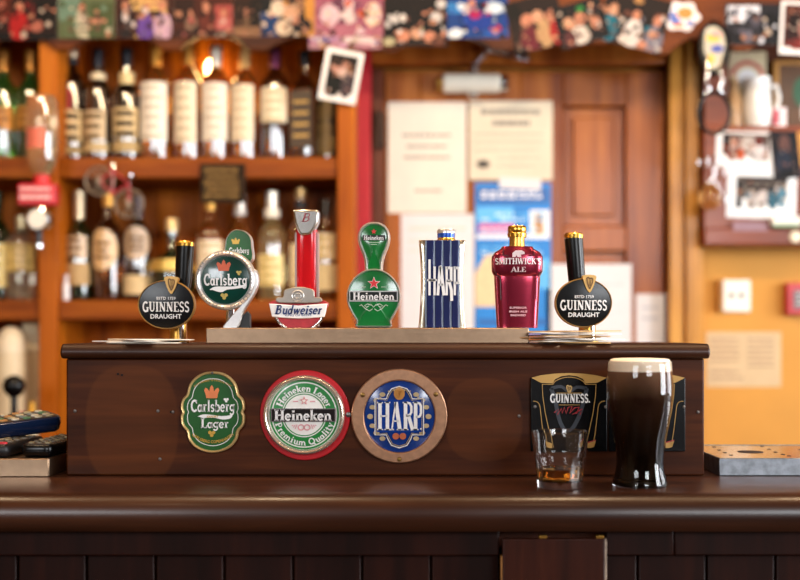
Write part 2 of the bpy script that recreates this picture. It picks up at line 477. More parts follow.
# ------------------------------------------------------------------ common materials
W_box   = wood('dark_stained_wood', '#220d04', '#401d0a', '#5e3012', 'X', .8, .42, .0, .12, patch=((-.345, 1.165, .060, .078, '#6b3a18', .28), (.108, 1.172, .050, .054, '#6b3a18', .22)), spec=.12)
W_top   = wood('bar_top_wood', '#220f07', '#341a0e', '#4a2815', 'X', .7, .32, .10, .06)
W_ledge = wood('ledge_wood', '#200e06', '#341809', '#482411', 'X', .9, .42, .05, .1, spec=.25)
W_front = wood('bar_front_wood', '#150603', '#200a05', '#301208', 'Z', .8, .42, .0, .12, spec=.15)
W_shelf = wood('orange_shelf_wood', '#5c2904', '#854008', '#a85e16', 'X', .6, .45, .0, .1, spec=.15)
W_post  = wood('orange_post_wood', '#8a4006', '#ad5a0e', '#ca781e', 'Z', .6, .45, .0, .1, spec=.15)
W_back  = wood('shelf_back_wood', '#6a2e04', '#a8560c', '#dc8426', 'Z', .6, .5, .0, .12, spec=.15)
W_door  = wood('door_wood', '#74350e', '#a1581c', '#c07834', 'Z', .5, .38, .1, .1, spec=.25)
W_val   = wood('valance_wood', '#301408', '#5a2a0e', '#86461a', 'X', .5, .45, .0, .1, spec=.15)
W_frame = wood('frame_wood', '#33150b', '#56260f', '#743817', 'Z', .6, .42, .1, .1)
W_gold  = wood('golden_trim_wood', '#8d5a1a', '#bd8230', '#d49c46', 'Z', .6, .4, .1, .1)
W_mahog = wood('mahogany_wood', '#56230f', '#7a3617', '#944a22', 'X', .6, .35, .2, .1)
W_floor = wood('floor_wood', '#3a2416', '#5a3b22', '#6e4b2e', 'Y', .4, .5, 0, .1)
M_yellow = cm('#c88c38', .7, var=.06, scale=6, bump=.05)
M_plaster = cm('#7a5c3c', .8, var=.06, scale=5)
M_white = cm('#ece6da', .7, var=.03)
M_paper = cm('#e0d8ca', .8, var=.03, scale=20)
M_paperw = cm('#dcd9da', .8, var=.02, scale=20)
M_ink = cm('#6d6a68', .8, var=0)
M_chrome = cm('#d8d8da', .12, 1.0, var=.04)
M_steel = brushed('brushed_steel', '#a88c72', .36, 'X', .12)
M_steel2 = brushed('worn_steel', '#8c9096', .38, 'X', .35)
M_traytop = cm('#d4cdc4', .16, 1.0, var=.06)
M_gold = cm('#d9a94a', .25, 1.0, var=.05)
M_brass = cm('#c99a4a', .3, 1.0, var=.08)
M_black = cm('#070708', .26, var=.05, spec=.35)
M_blackm = cm('#121214', .45, var=.1)
M_screw = cm('#6f6862', .5, .9, var=.1)
M_goldpaint = cm('#b48c4c', .42, 0.3, var=.06)
M_cream = cm('#e8dcc0', .6, var=.04)
M_letter = cm('#e8e6e4', .35, var=.02)
M_silver = cm('#d6d4d2', .30, .75, var=.05, scale=300)
M_red = cm('#b01e26', .35, coat=.3, var=.05)
M_green = cm('#1c5a22', .25, coat=.5, var=.05)

# ------------------------------------------------------------------ room shell
YB = 3.12       # face of the back wall
struct(MB().box(-2.6, 2.6, -2.6, YB+.1, -.05, 0).build('floor', W_floor))
struct(MB().box(-2.6, 2.6, -2.6, YB+.1, 2.75, 2.8).build('ceiling', M_plaster))
struct(MB().box(-2.6, 2.6, YB, YB+.1, 0, 2.75).build('wall_back', M_yellow))
struct(MB().box(-2.6, -2.5, -2.6, YB, 0, 2.75).build('wall_left', M_plaster))
# right wall with a window opening (y -.7 .. .9, z .9 .. 2.2)
wr = MB()
for a, b_ in ((-2.6, .3), (1.2, 1.55), (2.75, YB)): wr.box(2.5, 2.6, a, b_, 0, 2.75)
for a, b_ in ((.3, 1.2), (1.55, 2.75)): wr.box(2.5, 2.6, a, b_, 0, .9); wr.box(2.5, 2.6, a, b_, 2.2, 2.75)
struct(wr.build('wall_right', M_plaster))
# wall behind the camera with two window openings
wf = MB(); wf.box(-2.5, -2.4, -2.6, -2.5, 0, 2.75); wf.box(-1.0, 1.0, -2.6, -2.5, 0, 2.75); wf.box(2.4, 2.5, -2.6, -2.5, 0, 2.75)
for a, b_ in ((-2.4, -1.0), (1.0, 2.4)):
    wf.box(a, b_, -2.6, -2.5, 0, 1.7); wf.box(a, b_, -2.6, -2.5, 2.6, 2.75)
struct(wf.build('wall_front', cm('#46301e', .6, var=.1, scale=4)))
def window(name, M):
    w = MB()
    t = .05
    w.box(-.7, .7, -.03, .03, 0, t, M); w.box(-.7, .7, -.03, .03, 1.5-t, 1.5, M)
    for x in (-.7, -.02, .7-t): w.box(x, x+t, -.03, .03, t, 1.5-t, M)
    w.box(-.65, .65, -.02, .02, .73, .77, M)
    return struct(w.build(name, M_white))
window('window_1', Matrix.Translation((-1.7, -2.55, 1.7)) @ Matrix.Diagonal((1, 1, .6, 1)))
window('window_2', Matrix.Translation((1.7, -2.55, 1.7)) @ Matrix.Diagonal((1, 1, .6, 1)))
window('window_4', Matrix.Translation((2.55, 2.15, .9)) @ Matrix.Rotation(PI/2, 4, 'Z') @ Matrix.Diagonal((.857, 1, .8667, 1)))
window('window_3', Matrix.Translation((2.55, .75, .9)) @ Matrix.Rotation(PI/2, 4, 'Z') @ Matrix.Diagonal((.643, 1, .8667, 1)))

# ------------------------------------------------------------------ door, its frame and coloured jambs
def bx(name, mat, x0, x1, y0, y1, z0, z1, bevel=.004, parent=None):
    return MB().box(x0, x1, y0, y1, z0, z1).build(name, mat, parent, bevel=bevel)
YD = 3.085
dx0, dx1 = X(385, YD), X(664, YD); dz1 = Z(71, YD)
door = MB()
zz = [0, .22, .95, 1.06, Z(237, YD), Z(226, YD)]
pw = [(X(420, YD), X(520, YD)), (X(563, YD), X(626, YD))]
xs = [dx0, pw[0][0], pw[0][1], pw[1][0], pw[1][1], dx1]
def rail(z0, z1): door.box(dx0, dx1, YD, YB, z0, z1)
zr = [(0, .24), (.86, 1.02), (Z(262, YD)+.03, Z(226, YD)), (Z(106, YD), dz1)]
# stiles, mullion and rails; recessed panels between them
for a, b_ in ((dx0, xs[1]), (xs[2], xs[3]), (xs[4], dx1)): door.box(a, b_, YD, YB, 0, dz1)
for z0, z1 in zr:
    for a, b_ in pw: door.box(a, b_, YD, YB, z0, z1)
for (z0, z1) in ((zr[0][1], zr[1][0]), (zr[1][1], zr[2][0]), (zr[2][1], zr[3][0])):
    for a, b_ in pw:
        door.box(a, b_, YD+.022, YB, z0, z1)
        door.box(a+.03, b_-.03, YD+.012, YD+.022, z0+.03, z1-.03)
d = struct(door.build('door_1', W_door, bevel=.004))
struct(bx('trim_1', W_frame, dx1+.002, X(669, 3.05), 3.05, YB, 0, 2.75))
tr = MB()
for a, b_, y in ((669, 681, 3.03), (681, 685.5, 3.05), (685.5, 698, 3.035), (698, 704, 3.05)): tr.box(X(a, 3.04), X(b_, 3.04), y, YB, 0 if a != 698 else 1.2, 2.12)
struct(tr.build('trim_2', W_gold, bevel=.003))
struct(bx('trim_3', W_frame, X(371, 3.05), dx0-.002, 3.05, YB, 0, dz1))
struct(bx('trim_4', cm('#b3202c', .45, var=.06), X(353, 3.0), X(371, 3.05), 3.02, YB, 0, 2.12))
struct(bx('trim_5', W_door, X(371, 3.05), dx1, 3.045, YB, dz1+.012, 2.4))
hg = MB(); hg.tube([(0, 0, -.05), (0, 0, .05)], .008); hg.box(-.018, .018, .004, .010, -.048, .048)
o = hg.build('hinge', cm('#3a2a22', .4, .8)); o.location = (X(379, 3.04), 3.04, Z(130, 3.04)); tag(o, 'dark metal hinge on the left jamb of the panelled door, beside the cream notice', 'hinge')

# door closer
t = thing('door_closer', 'silver door closer with jointed arm at the top of the wooden door', 'door closer', (X(472, YD), YD-.003, Z(86, YD)))
s_ = YD/F
MB().tube([(-30*s_, -.03, 0), (27*s_, -.03, 0)], .026, 20).build('body', cm('#e3dccb', .4, .0, var=.03, coat=.2), t, bevel=.006)
MB().tube([(-35*s_, -.03, 0), (-30*s_, -.03, 0)], .020, 16).build('end_cap', M_brass, t)
MB().tube([(27*s_, -.03, 0), (34*s_, -.03, 0)], .022, 16).build('end_cap', M_chrome, t)
MB().box(-20*s_, 22*s_, -.012, .003, -.02, .02).build('mounting_plate', M_chrome, t, bevel=.002)
for zz_ in (.036, -.034):
    MB().lathe([(0,-.006),(.012,-.006),(.015,.001),(.010,.010),(0,.012)], 16, (0, -.034, zz_)).build('spindle', M_chrome, t)
MB().tube([(0, -.036, .046), (10*s_, -.05, .072), (14*s_, -.05, .086)], .006, 10).build('arm', M_chrome, t, label='short lower arm')
MB().tube([(12*s_, -.055, .088), (48*s_, -.06, .066)], .007, 10).build('arm', M_chrome, t, label='long upper arm')
for (a, b_) in ((12, .088), (42, .070), (50, .066)): MB().lathe([(0,-.012),(.013,-.012),(.015,0),(.011,.012),(0,.012)], 14, (a*s_, -.058, b_)).build('joint', M_chrome, t)

# ------------------------------------------------------------------ papers on the door
def sheet(name, x0, y0, x1, y1, mat, label, cat='notice', Y=YD, lines=(), rot=0, group=None, ink=None, extra=None):
    w = (x1-x0)*Y/F; h = (y1-y0)*Y/F
    m = MB(); m.box(-w/2, w/2, -.0012, 0, -h/2, h/2); m.mi = 1
    for (u0, u1, v, th) in lines:       # rows of small print
        n = max(1, int((u1-u0)*w/.022)); a = u0
        rnd = random.Random(int(u0*1000+v*777))
        while a < u1 - .01:
            b_ = min(u1, a + rnd.uniform(.05, .11))
            m.box((a-.5)*w, (b_-.012-.5)*w, -.0016, -.0012, (.5-v)*h-th*h/2, (.5-v)*h+th*h/2)
            a = b_
    if extra: extra(m, w, h)
    o = m.build(name, [mat, ink or M_ink] + (getattr(extra, 'mats', []) if extra else []), smooth=0)
    c = P((x0+x1)/2, (y0+y1)/2, Y); o.location = (c.x, Y, c.z); o.rotation_euler = (0, rot, 0)
    return tag(o, label, cat, group)
light = cm('#8f8980', .8, var=0)
sheet('notice', 388, 102, 466.5, 213, M_paper, 'tall cream notice with three faint lines on the door, left of the framed menu', ink=light,
      lines=[(.18, .82, .30, .022), (.24, .76, .40, .022), (.2, .8, .50, .022), (.34, .70, .80, .02)])
def menu_x(m, w, h):
    m.mi = 2
    m.prism(ell(-.33*w, -.30*h, .08*w, .055*h, 20), -.0017, -.0012)
menu_x.mats = [cm('#55504a', .8)]
sheet('menu_sheet', 469, 101, 552.5, 180, cm('#d8ccb6', .8, var=.05, scale=15), 'cream menu sheet with a large grey heading beside the tall notice on the door', 'menu', ink=light, extra=menu_x,
      lines=[(.14, .86, .14, .07), (.28, .74, .28, .07), (.06, .9, .42, .012), (.06, .9, .52, .012), (.06, .86, .62, .012), (.34, .86, .72, .012), (.34, .8, .82, .012)])
def poster_x(m, w, h):
    def R(i, u0, u1, v0, v1, k=1): m.mi = i; m.box((u0-.5)*w, (u1-.5)*w, -.0012-.0003*k, -.0012, (.5-v1)*h, (.5-v0)*h)
    R(2, .03, .97, .03, .135); R(3, .02, .5, .16, .26); R(4, .05, .52, .27, .33); R(5, .02, .98, .34, .37, 1)
    R(5, .72, .98, .18, .36, 2); R(6, .78, .90, .20, .34, 3)
    m.mi = 7; m.prism([((u-.5)*w, (.5-v)*h) for u, v in ((.0,.60),(.12,.49),(.30,.45),(.40,.60),(.42,.82),(.0,.82))], -.0018, -.0012)
    R(3, .52, .98, .50, .70)
    m.mi = 5; m.prism(ell(.25*w, -.05*h, .13*w, .07*h, 24), -.0020, -.0012)
    R(2, .04, .96, .90, .94); 
    rnd = random.Random(5)
    for v in (.055, .085, .20, .235, .30, .42, .455):
        a = .08
        while a < .85:
            b_ = a + rnd.uniform(.06, .14); R(5 if v < .1 else (3 if rnd.random() < .3 else 8), a, b_-.03, v, v+.018, 4); a = b_
poster_x.mats = [cm('#2a62a8', .5), cm('#5fb4ea', .5), cm('#d86aa0', .5), cm('#eef0f2', .5), cm('#b98a5a', .5), cm('#e6c79a', .5), cm('#bfe2f6', .5)]
sheet('poster', 475, 183, 551, 334, cm('#1e7fce', .45, var=.06, scale=10), 'bright blue printed poster on the door below the menu sheet', 'poster', ink=cm('#bfe2f6', .6), extra=poster_x)
sheet('paper_strip', 499, 178, 541, 189, M_paperw, 'small white paper strip overlapping the menu sheet and the blue poster', 'paper', Y=YD-.0024, rot=.05)
sheet('paper_sheet', 401, 214, 474, 336, M_paperw, 'white paper sheet on the door directly below the tall cream notice', 'paper', ink=cm('#b9cdb9', .8), lines=[(.1, .9, .12, .02), (.1, .7, .22, .012), (.1, .9, .30, .012)])
sheet('paper_sheet', 546, 264, 631.5, 345, M_paperw, 'white paper sheet on the door behind the right-hand black oval tap', 'paper', ink=cm('#cfc9c9', .8), lines=[(.5, .92, .25, .03), (.1, .9, .5, .012), (.1, .9, .6, .012)])
sheet('paper_sheet', 636, 294, 665, 348, M_paperw, 'narrow white notice low on the door beside the right frame', 'notice', ink=cm('#b8b8c0', .8), lines=[(.2, .8, .25, .05), (.2, .8, .45, .05)])

# ------------------------------------------------------------------ yellow wall pieces
t = thing('wall_socket', 'white square double socket plate on the yellow wall', 'socket', (X(735, YB), YB, Z(296, YB)))
s_ = YB/F
MB().box(-14.5*s_, 14.5*s_, -.012, 0, -16*s_, 16*s_).build('faceplate', M_white, t, bevel=.003)
MB().box(-19*s_, -14.5*s_, -.03, 0, -16*s_, 16*s_).build('side_box', cm('#9c6a2a', .6), t, bevel=.002)
for u in (-5, 5): MB().prism(ell(u*s_, .5*s_, 2.6*s_, 2.2*s_, 20), -.014, -.012).build('socket_hole', cm('#3a3f3a', .6), t)
t = thing('wall_box', 'small red box with a grey panel on the yellow wall', 'box', (X(795, YB), YB, Z(299, YB)))
MB().box(-12*s_, 14*s_, -.035, 0, -16*s_, 16*s_).build('casing', M_red, t, bevel=.004)
MB().box(-6*s_, 8*s_, -.037, -.034, -10*s_, 8*s_).build('panel', cm('#5d5a62', .5), t, bevel=.001)
for k in range(3): MB().box(-4*s_, 6*s_, -.0385, -.0365, (-6+5*k)*s_, (-5+5*k)*s_).build('panel_line', M_white, t)
sheet('notice', 706, 332, 781, 387, cm('#c9ad86', .8, var=.05, scale=15), 'printed cream notice taped to the yellow wall below the socket', 'notice', Y=YB, ink=cm('#a58a70', .8),
      lines=[(.05, .45, .12+.1*k, .04) for k in range(5)] + [(.55, .92, .12+.1*k, .04) for k in range(6)] + [(.05, .45, .72, .05), (.05, .5, .84, .05)])

# ------------------------------------------------------------------ shelving behind the bar
YS, YK = 2.85, 3.10
sh = thing('bottle_shelving', 'orange wooden shelving holding the rows of bottles behind the bar', 'shelving', (0, 0, 0))
zt = [Z(157, YS), Z(178, YS), Z(300, YS), Z(320, YS)]
xl, xr = -1.62, X(355, YS)
bp = MB()
a = xl
rnd = random.Random(2)
while a < xr - .001:
    b_ = min(xr, a+.105); bp.box(a+.0012, b_-.0012, YK-.014, YK-.001, 1.0, 2.2); a = b_
bp.box(xl, xr, YK-.006, YB, 1.0, 2.2)
bp.build('back_panel', W_back, sh, bevel=.002, label='back of upright planks')
for a, b_ in ((xl, xl+.045), (X(40, YS), X(58.5, YS)), (X(337.5, YS), xr)):
    bx('post', W_post, a, b_, YS-.012, YK-.014, 1.0, 2.2, .004, sh)
px_ = [(xl+.045, X(40, YS)), (X(58.5, YS), X(337.5, YS))]
for a, b_ in px_:
    for z1, z0 in ((zt[0], zt[1]), (zt[2], zt[3])):
        bx('shelf', W_shelf, a, b_, YS, YK-.014, z0, z1, .004, sh)
    bx('shelf', W_shelf, a, b_, YS, YK-.014, 1.0, 1.012, .003, sh)
bc = thing('back_counter', 'dark wooden back counter below the bottle shelving', 'counter', (0, 0, 0))
bx('counter_board', W_frame, -1.62, .30, 2.55, YB-.003, .96, 1.0, .006, bc)
bx('cupboard', W_frame, -1.60, .28, 2.60, YB-.003, 0, .96, .004, bc)

# carved valance
YV = 2.82
pend = [-330, -140, -20, 62, 172, 256, 385, 505, 600, 662, 742, 830, 960]
low  = [50, 50, 50, 49, 49, 50, 50, 50, 43, 54, 50, 50, 50]
pts = []
for i in range(len(pend)-1):
    a, b_ = pend[i], pend[i+1]; w = b_-a
    for k in range(12):
        u = k/12
        e = min(u, 1-u)
        y = low[i]*(1-u)+low[i+1]*u - 14*min(1, max(0, (e-.10)/.22))**.7
        if e < .10: y = y
        pts.append((X(a+w*u, YV), Z(y, YV)))
pts.append((X(pend[-1], YV), Z(50, YV)))
pts += [(X(pend[-1], YV), 2.75), (X(pend[0], YV), 2.75)]
va = thing('carved_valance', 'scalloped dark wooden valance across the top, pinned with photographs', 'valance', (0, 0, 0))
MB().prism(pts, YV, YV+.025).build('scalloped_board', W_val, va, bevel=.003)
bx('moulding', W_val, X(pend[0], YV), X(pend[-1], YV), YV-.02, YV, 2.19, 2.23, .006, va)

# ------------------------------------------------------------------ bar counter
CT = 1.10
tp = thing('worktop', 'dark glossy wooden bar top with rounded front edge', 'bar top', (0, 0, 0))
m = MB()
prof = [(1.263, 1.058), (1.258, 1.064), (1.256, 1.074), (1.258, 1.086), (1.264, 1.0945), (1.274, 1.0990), (1.286, CT), (1.75, CT), (1.75, 1.058)]
n = len(prof); vs = [(x, y, z) for x in (-1.6, 1.6) for y, z in prof]
m.add(vs, [tuple(range(n)), tuple(reversed(range(n, 2*n)))] + [(i, n+i, n+(i+1) % n, (i+1) % n) for i in range(n)])
m.build('worktop_board', W_top, tp, smooth=50)
fr = thing('bar_counter', 'dark panelled wooden bar counter under the glossy bar top', 'bar counter', (0, 0, 0))
xh0, xh1 = X(502, 1.285), X(604, 1.285)
zf = Z(556, 1.287)
fj = [-1.6, X(98, 1.287), xh0-.004, ]
bx('frieze', W_front, -1.6, xh0-.003, 1.287, 1.32, zf, 1.058, .002, fr)
bx('frieze', W_front, xh1+.003, X(674, 1.287), 1.287, 1.32, zf, 1.058, .002, fr)
bx('frieze', W_front, X(674.6, 1.287), 1.6, 1.288, 1.32, zf, 1.058, .002, fr)
pl = MB()
step = 69*1.30/F
k0 = X(17, 1.30)
a = k0 - 15*step
while a < 1.6:
    b_ = a+step
    lo, hi = max(-1.6, a+.0014), min(1.6, b_-.0014)
    if lo < hi: pl.box(lo, hi, 1.302, 1.32, .08, zf)
    a = b_
pl.box(-1.6, 1.6, 1.309, 1.33, .08, zf)
pl.build('planking', W_front, fr, bevel=.0015)
bx('kickboard', W_front, -1.6, 1.6, 1.33, 1.35, 0, .08, .002, fr)
bx('carcass', W_frame, -1.6, 1.6, 1.33, 1.74, .08, 1.058, .002, fr)
ht = thing('hatch_cover', 'flat wooden hatch board on the bar front with a worn right edge', 'hatch', (0, 0, 0))
zh = Z(538.5, 1.28)
bx('board', wood('hatch_wood', '#200b05', '#341409', '#48200e', 'Z', .8, .4, .0, .1, spec=.18), xh0, xh1, 1.279, 1.2865, .0, zh, .0015, ht)
bx('edge_strip', cm('#a08a78', .45, .4, var=.3, scale=200), xh1, xh1+.0022, 1.2795, 1.2865, .0, zh, .0005, ht)
bx('edge_strip', cm('#8a5a24', .5, 0, var=.3, scale=200), xh0-.002, xh0, 1.2795, 1.2865, .0, zh-.02, .0005, ht)
for u in (543, 600): bx('hinge_tab', M_brass, X(u-4, 1.28), X(u+4, 1.28), 1.2795, 1.2865, zh, zh+.0035, .0005, ht)

# ------------------------------------------------------------------ raised tap plinth
YP = 1.43
pb = thing('tap_plinth', 'raised dark wooden box on the bar carrying the beer taps', 'plinth', (0, 0, 0))
xb0, xb1 = X(66, YP), X(704.5, YP)
zc0, zc1 = Z(358.5, YP), 1.270
bx('front_panel', W_box, xb0, xb1, YP, YP+.02, CT, zc0, .0026, pb)
bx('side_panel', W_ledge, xb0, xb0+.02, YP+.02, 1.66, CT, zc0, .0015, pb)
bx('side_panel', W_ledge, xb1-.02, xb1, YP+.02, 1.66, CT, zc0, .0015, pb)
bx('back_panel', W_ledge, xb0+.02, xb1-.02, 1.64, 1.66, CT, zc0, .0015, pb)
m = MB(); y0 = YP-.012
cp = [(y0+.004, zc0), (y0, zc0+.004), (y0-.001, zc0+.009), (y0+.001, zc0+.0135), (y0+.004, zc1-.002), (y0+.009, zc1), (1.67, zc1), (1.675, zc0+.008), (1.672, zc0)]
n = len(cp); xa, xb_ = X(60, y0), X(710.5, y0)
vs = [(x, y, z) for x in (xa, xb_) for y, z in cp]
m.add(vs, [tuple(range(n)), tuple(reversed(range(n, 2*n)))] + [(i, n+i, n+(i+1) % n, (i+1) % n) for i in range(n)])
m.build('cap_ledge', W_ledge, pb, smooth=50, bevel=.0025)
for (u, v) in ((75, 411), (158, 411), (173, 412), (160, 459), (698, 412), (519, 416)):
    q = P(u, v, YP); MB().lathe([(0,0),(.0022,0),(.0018,.0012),(0,.0016)], 12, M=Matrix.Translation((q.x, YP, q.z)) @ Matrix.Rotation(PI/2, 4, 'X')).build('screw', M_screw, pb)
for (u, v) in ((118, 374), (122, 375), (171, 412)):
    q = P(u, v, YP); MB().lathe([(0,0),(.0016,0),(.0014,.0006),(0,.0007)], 10, M=Matrix.Translation((q.x, YP, q.z)) @ Matrix.Rotation(PI/2, 4, 'X')).build('screw_hole', cm('#120a07', .9), pb)
# ------------------------------------------------------------------ steel trays on the bar
def tray(name, x0, x1, y0, y1, h, label, m_side, m_top, holes):
    t = thing(name, label, 'drip tray', ((x0+x1)/2, (y0+y1)/2, CT))
    w, d = (x1-x0)/2, (y1-y0)/2
    m = MB()
    m.box(-w, w, -d, -d+.003, 0, h); m.box(-w, w, d-.003, d, 0, h); m.box(-w, -w+.003, -d+.003, d-.003, 0, h); m.box(w-.003, w, -d+.003, d-.003, 0, h)
    m.box(-w+.003, w-.003, -d+.003, d-.003, 0, .003)
    m.build('tray_body', m_side, t, bevel=.0012)
    g = MB(); g.box(-w+.003, w-.003, -d+.003, d-.003, h-.004, h-.001)
    g.build('grille', m_top, t, bevel=.0006)
    for (hx, hy, r1, r2) in holes:
        MB().slab([(hx+r1*math.cos(2*PI*k/20), hy+r2*math.sin(2*PI*k/20)) for k in range(20)], h-.001, h-.0006).build('drain_hole', cm('#2a1a10', .7), t)
    return t
x0r = X(719, 1.427); cxr, cyr = (x0r+x0r+.42)/2, (1.427+1.60)/2
hs = [((X(750, 1.51)-cxr), 1.508-cyr, .017, .017)]
for (u, v) in ((714, 446.5), (719, 449.5), (725, 452), (731, 454.6), (762, 445.8), (769, 448.6), (775.5, 451.6), (783, 453.8), (789, 455.3), (800, 449)):
    yy = (CZ-(CT+.023))*F/(v-HOR); hs.append((X(u, yy)-cxr, yy-cyr, .0026, .0035))
tray('drip_tray', x0r, x0r+.42, 1.427, 1.60, .0232, 'worn grey steel drip tray with round drain holes, right of the plinth', M_steel2, M_traytop, hs)
tray('drip_tray', -.84, -.4485, 1.4175, 1.58, .0232, 'steel drip tray with remote controls lying on it, left of the plinth', M_steel, M_steel, [])

# ------------------------------------------------------------------ remote controls
def remote(label, loc, rz, L, W, H, body, bcols, rows, cols, tilt=0, extra=None, roll=0):
    t = thing('remote_control', label, 'remote control', loc, (tilt, roll, rz), None)
    o = rrect(-W/2, W/2, -L/2, L/2, W*.28, 6)
    m = MB(); n = len(o)
    lv = [(0, .006), (.003, .002), (H*.55, 0), (H-.002, .0012), (H, .003)]
    vs = []; 
    for z, i in lv: vs += [(x, y, z) for x, y in inset(o, i)]
    fs = [tuple(reversed(range(n))), tuple(range(4*n, 5*n))]
    for k in range(4):
        for i in range(n): fs.append((k*n+i, k*n+(i+1) % n, (k+1)*n+(i+1) % n, (k+1)*n+i))
    m.add(vs, fs); m.build('casing', body, t, smooth=50)
    MB().slab(inset(o, .0045), H-.0005, H+.0006).build('faceplate', cm('#3b3026', .35, var=.1), t)
    bm_ = {}
    for r in range(rows):
        for c in range(cols):
            cc = bcols[(r*3+c*5+r*c) % len(bcols)]
            bw, bl = (W-.014)/cols*.36, (L-.024)/rows*.34
            bx_ = (c-(cols-1)/2)*(W-.012)/cols; by = ((r+.5)/rows-.5)*(L-.018)
            if cc not in bm_:
                ob = MB().slab(rrect(-bw, bw, -bl, bl, bl*.7, 3), 0, .0018).build('button', cm(cc, .5), t, bevel=.0003)
                bm_[cc] = ob
            else:
                ob = bm_[cc].copy(); COL.objects.link(ob); ob.parent = t
            ob.location = (bx_, by, H+.0005)
    if extra: extra(t, L, W, H)
    return t
TT = CT+.0232
c1 = ['#b8ac8c', '#cfc7ae', '#5f8a6a', '#d8d2c2', '#bf8f5a', '#8a8f8a', '#c8bc98']
c2 = ['#8f8468', '#7a7264', '#a39676', '#6a6458']
remote('black remote control with dull buttons on the steel tray, against the plinth', (-.4665, 1.503, TT), math.radians(-3), .145, .044, .0165, M_black, c2, 7, 3)
def redb(t, L, W, H):
    MB().slab(rrect(-.006, .006, -.0045, .0045, .004, 4), H+.0003, H+.0026).build('power_button', cm('#d2323c', .4), t, label='red power button').location = (.008, -L/2+.014, 0)
remote('slim black remote control with a red button, lowest at the left of the tray', (-.519, 1.490, TT), math.radians(-4), .13, .040, .0165, M_blackm, c2, 5, 2, 0, redb)
remote('dark blue remote control lying across the black remotes', (-.545, 1.505, TT+.0222), math.radians(-42), .172, .052, .0215, cm('#122446', .22, coat=.4, var=.04), c1, 9, 4, math.radians(3), None, math.radians(8))

# ------------------------------------------------------------------ pint of stout
M_glass = cm('#ffffff', .0, trans=1.0, ior=1.45, var=0)
yg = 1.341; pg = yg/F
def gp(crop_y): return (CZ - (350+crop_y/4-HOR)*pg) - CT      # height of a crop row
g = thing('pint_glass', 'full pint of dark stout with a cream head on the bar', 'pint glass', (X(639.8, yg), yg, CT))
prow = [(547, 27.0), (540, 27.6), (528, 26.6), (515, 25.6), (500, 24.6), (475, 23.5), (450, 23.1), (425, 23.4), (400, 24.0), (370, 25.2), (340, 26.7), (300, 28.7), (260, 30.5), (220, 31.9), (190, 32.6), (160, 32.9), (130, 32.6), (100, 31.9), (70, 31.3), (52, 31.0)]
out = [(r*pg, max(0, gp(cy)-gp(547))) for cy, r in prow]
H0 = out[-1][1]
tk = .0016
inn = [(r-tk, z) for r, z in out if z > .0075]
prof = [(0, 0)] + out + [(out[-1][0]-tk*.5, H0+.0006)] + [(r, z) for r, z in reversed(inn)] + [(inn[0][0]*.9, inn[0][1]-.003), (0, inn[0][1]-.004)]
MB().lathe(prof, 56).build('glass', M_glass, g, smooth=60)
zf_ = gp(91)-gp(547)
beer = [(0, inn[0][1]-.0036), (inn[0][0]*.9, inn[0][1]-.0026)] + [(r+.0002, z) for r, z in inn if z < zf_-.001]
rl = inn[-1][0]
def rat(z):
    for (r0, z0), (r1, z1) in zip(inn, inn[1:]):
        if z0 <= z <= z1: return r0+(r1-r0)*(z-z0)/(z1-z0)
    return rl
beer += [(rat(zf_)+.0002, zf_), (0, zf_)]
mb_, nt, b = mat_base('stout'); N, L = nt.nodes, nt.links
tc = N.new('ShaderNodeTexCoord'); sp = N.new('ShaderNodeSeparateXYZ'); L.new(tc.outputs['Object'], sp.inputs[0])
nz = N.new('ShaderNodeTexNoise'); nz.inputs['Scale'].default_value = 25; L.new(tc.outputs['Object'], nz.inputs['Vector'])
ad = N.new('ShaderNodeMath'); ad.operation = 'MULTIPLY_ADD'; ad.inputs[1].default_value = .03; L.new(nz.outputs['Fac'], ad.inputs[0]); L.new(sp.outputs['Z'], ad.inputs[2])
mr = N.new('ShaderNodeMapRange'); mr.inputs[1].default_value = .07; mr.inputs[2].default_value = .165; L.new(ad.outputs[0], mr.inputs[0])
rp = N.new('ShaderNodeValToRGB'); rp.color_ramp.elements[0].color = lin('#0b0503'); rp.color_ramp.elements[1].color = lin('#7e5c46')
rp.color_ramp.elements.new(.5).color = lin('#2c1a12')
L.new(mr.outputs[0], rp.inputs['Fac']); L.new(rp.outputs['Color'], b.inputs['Base Color']); b.inputs['Roughness'].default_value = .5; b.inputs['Specular IOR Level'].default_value = 0
MB().lathe(beer, 56).build('stout', mb_, g, smooth=60)
fo = [(0, zf_+.0002), (rat(zf_)+.0002, zf_+.0002)] + [(r+.0002, z) for r, z in inn if z > zf_+.001]
fo += [(rl-.0002, H0+.0012), (rl-.0016, H0+.0028), (rl*.85, H0+.0037), (rl*.5, H0+.0042), (0, H0+.0043)]
MB().lathe(fo, 56).build('head', cm('#f6e8d4', .6, var=.03, scale=200), g, smooth=60, label='cream foam head')

# ------------------------------------------------------------------ tumbler of whiskey
yt = 1.325; tg = yt/F
t = thing('whiskey_tumbler', 'small faceted glass tumbler with a little amber whiskey, beside the pint', 'tumbler', (X(560, yt), yt, CT))
def zr_(py): return CZ-(py-HOR)*tg-CT
H1 = zr_(431.5)
outp = [(21.5, 0), (22.3, .002), (23.0, .010), (23.9, .020), (24.9, .030), (25.6, .036), (26.3, .0385), (26.4, .041), (27.0, .050), (27.9, .060), (28.6, H1)]
outp = [(r*tg, z) for r, z in outp]
def facet(r, z, a):
    if .003 < z < .0385 and r > .017: return r*(1-.06*abs(math.sin(5*a+.4))**1.5*min(1, (z-.003)/.006)*min(1, (.0390-z)/.005))
    return r
tk = .0017
ti = [(r-tk-.0006, z) for r, z in outp if z >= .010]
prof = [(0, 0)] + outp + [(outp[-1][0]-tk*.5, H1+.0006)] + list(reversed(ti)) + [(ti[0][0]-.003, .0082), (0, .008)]
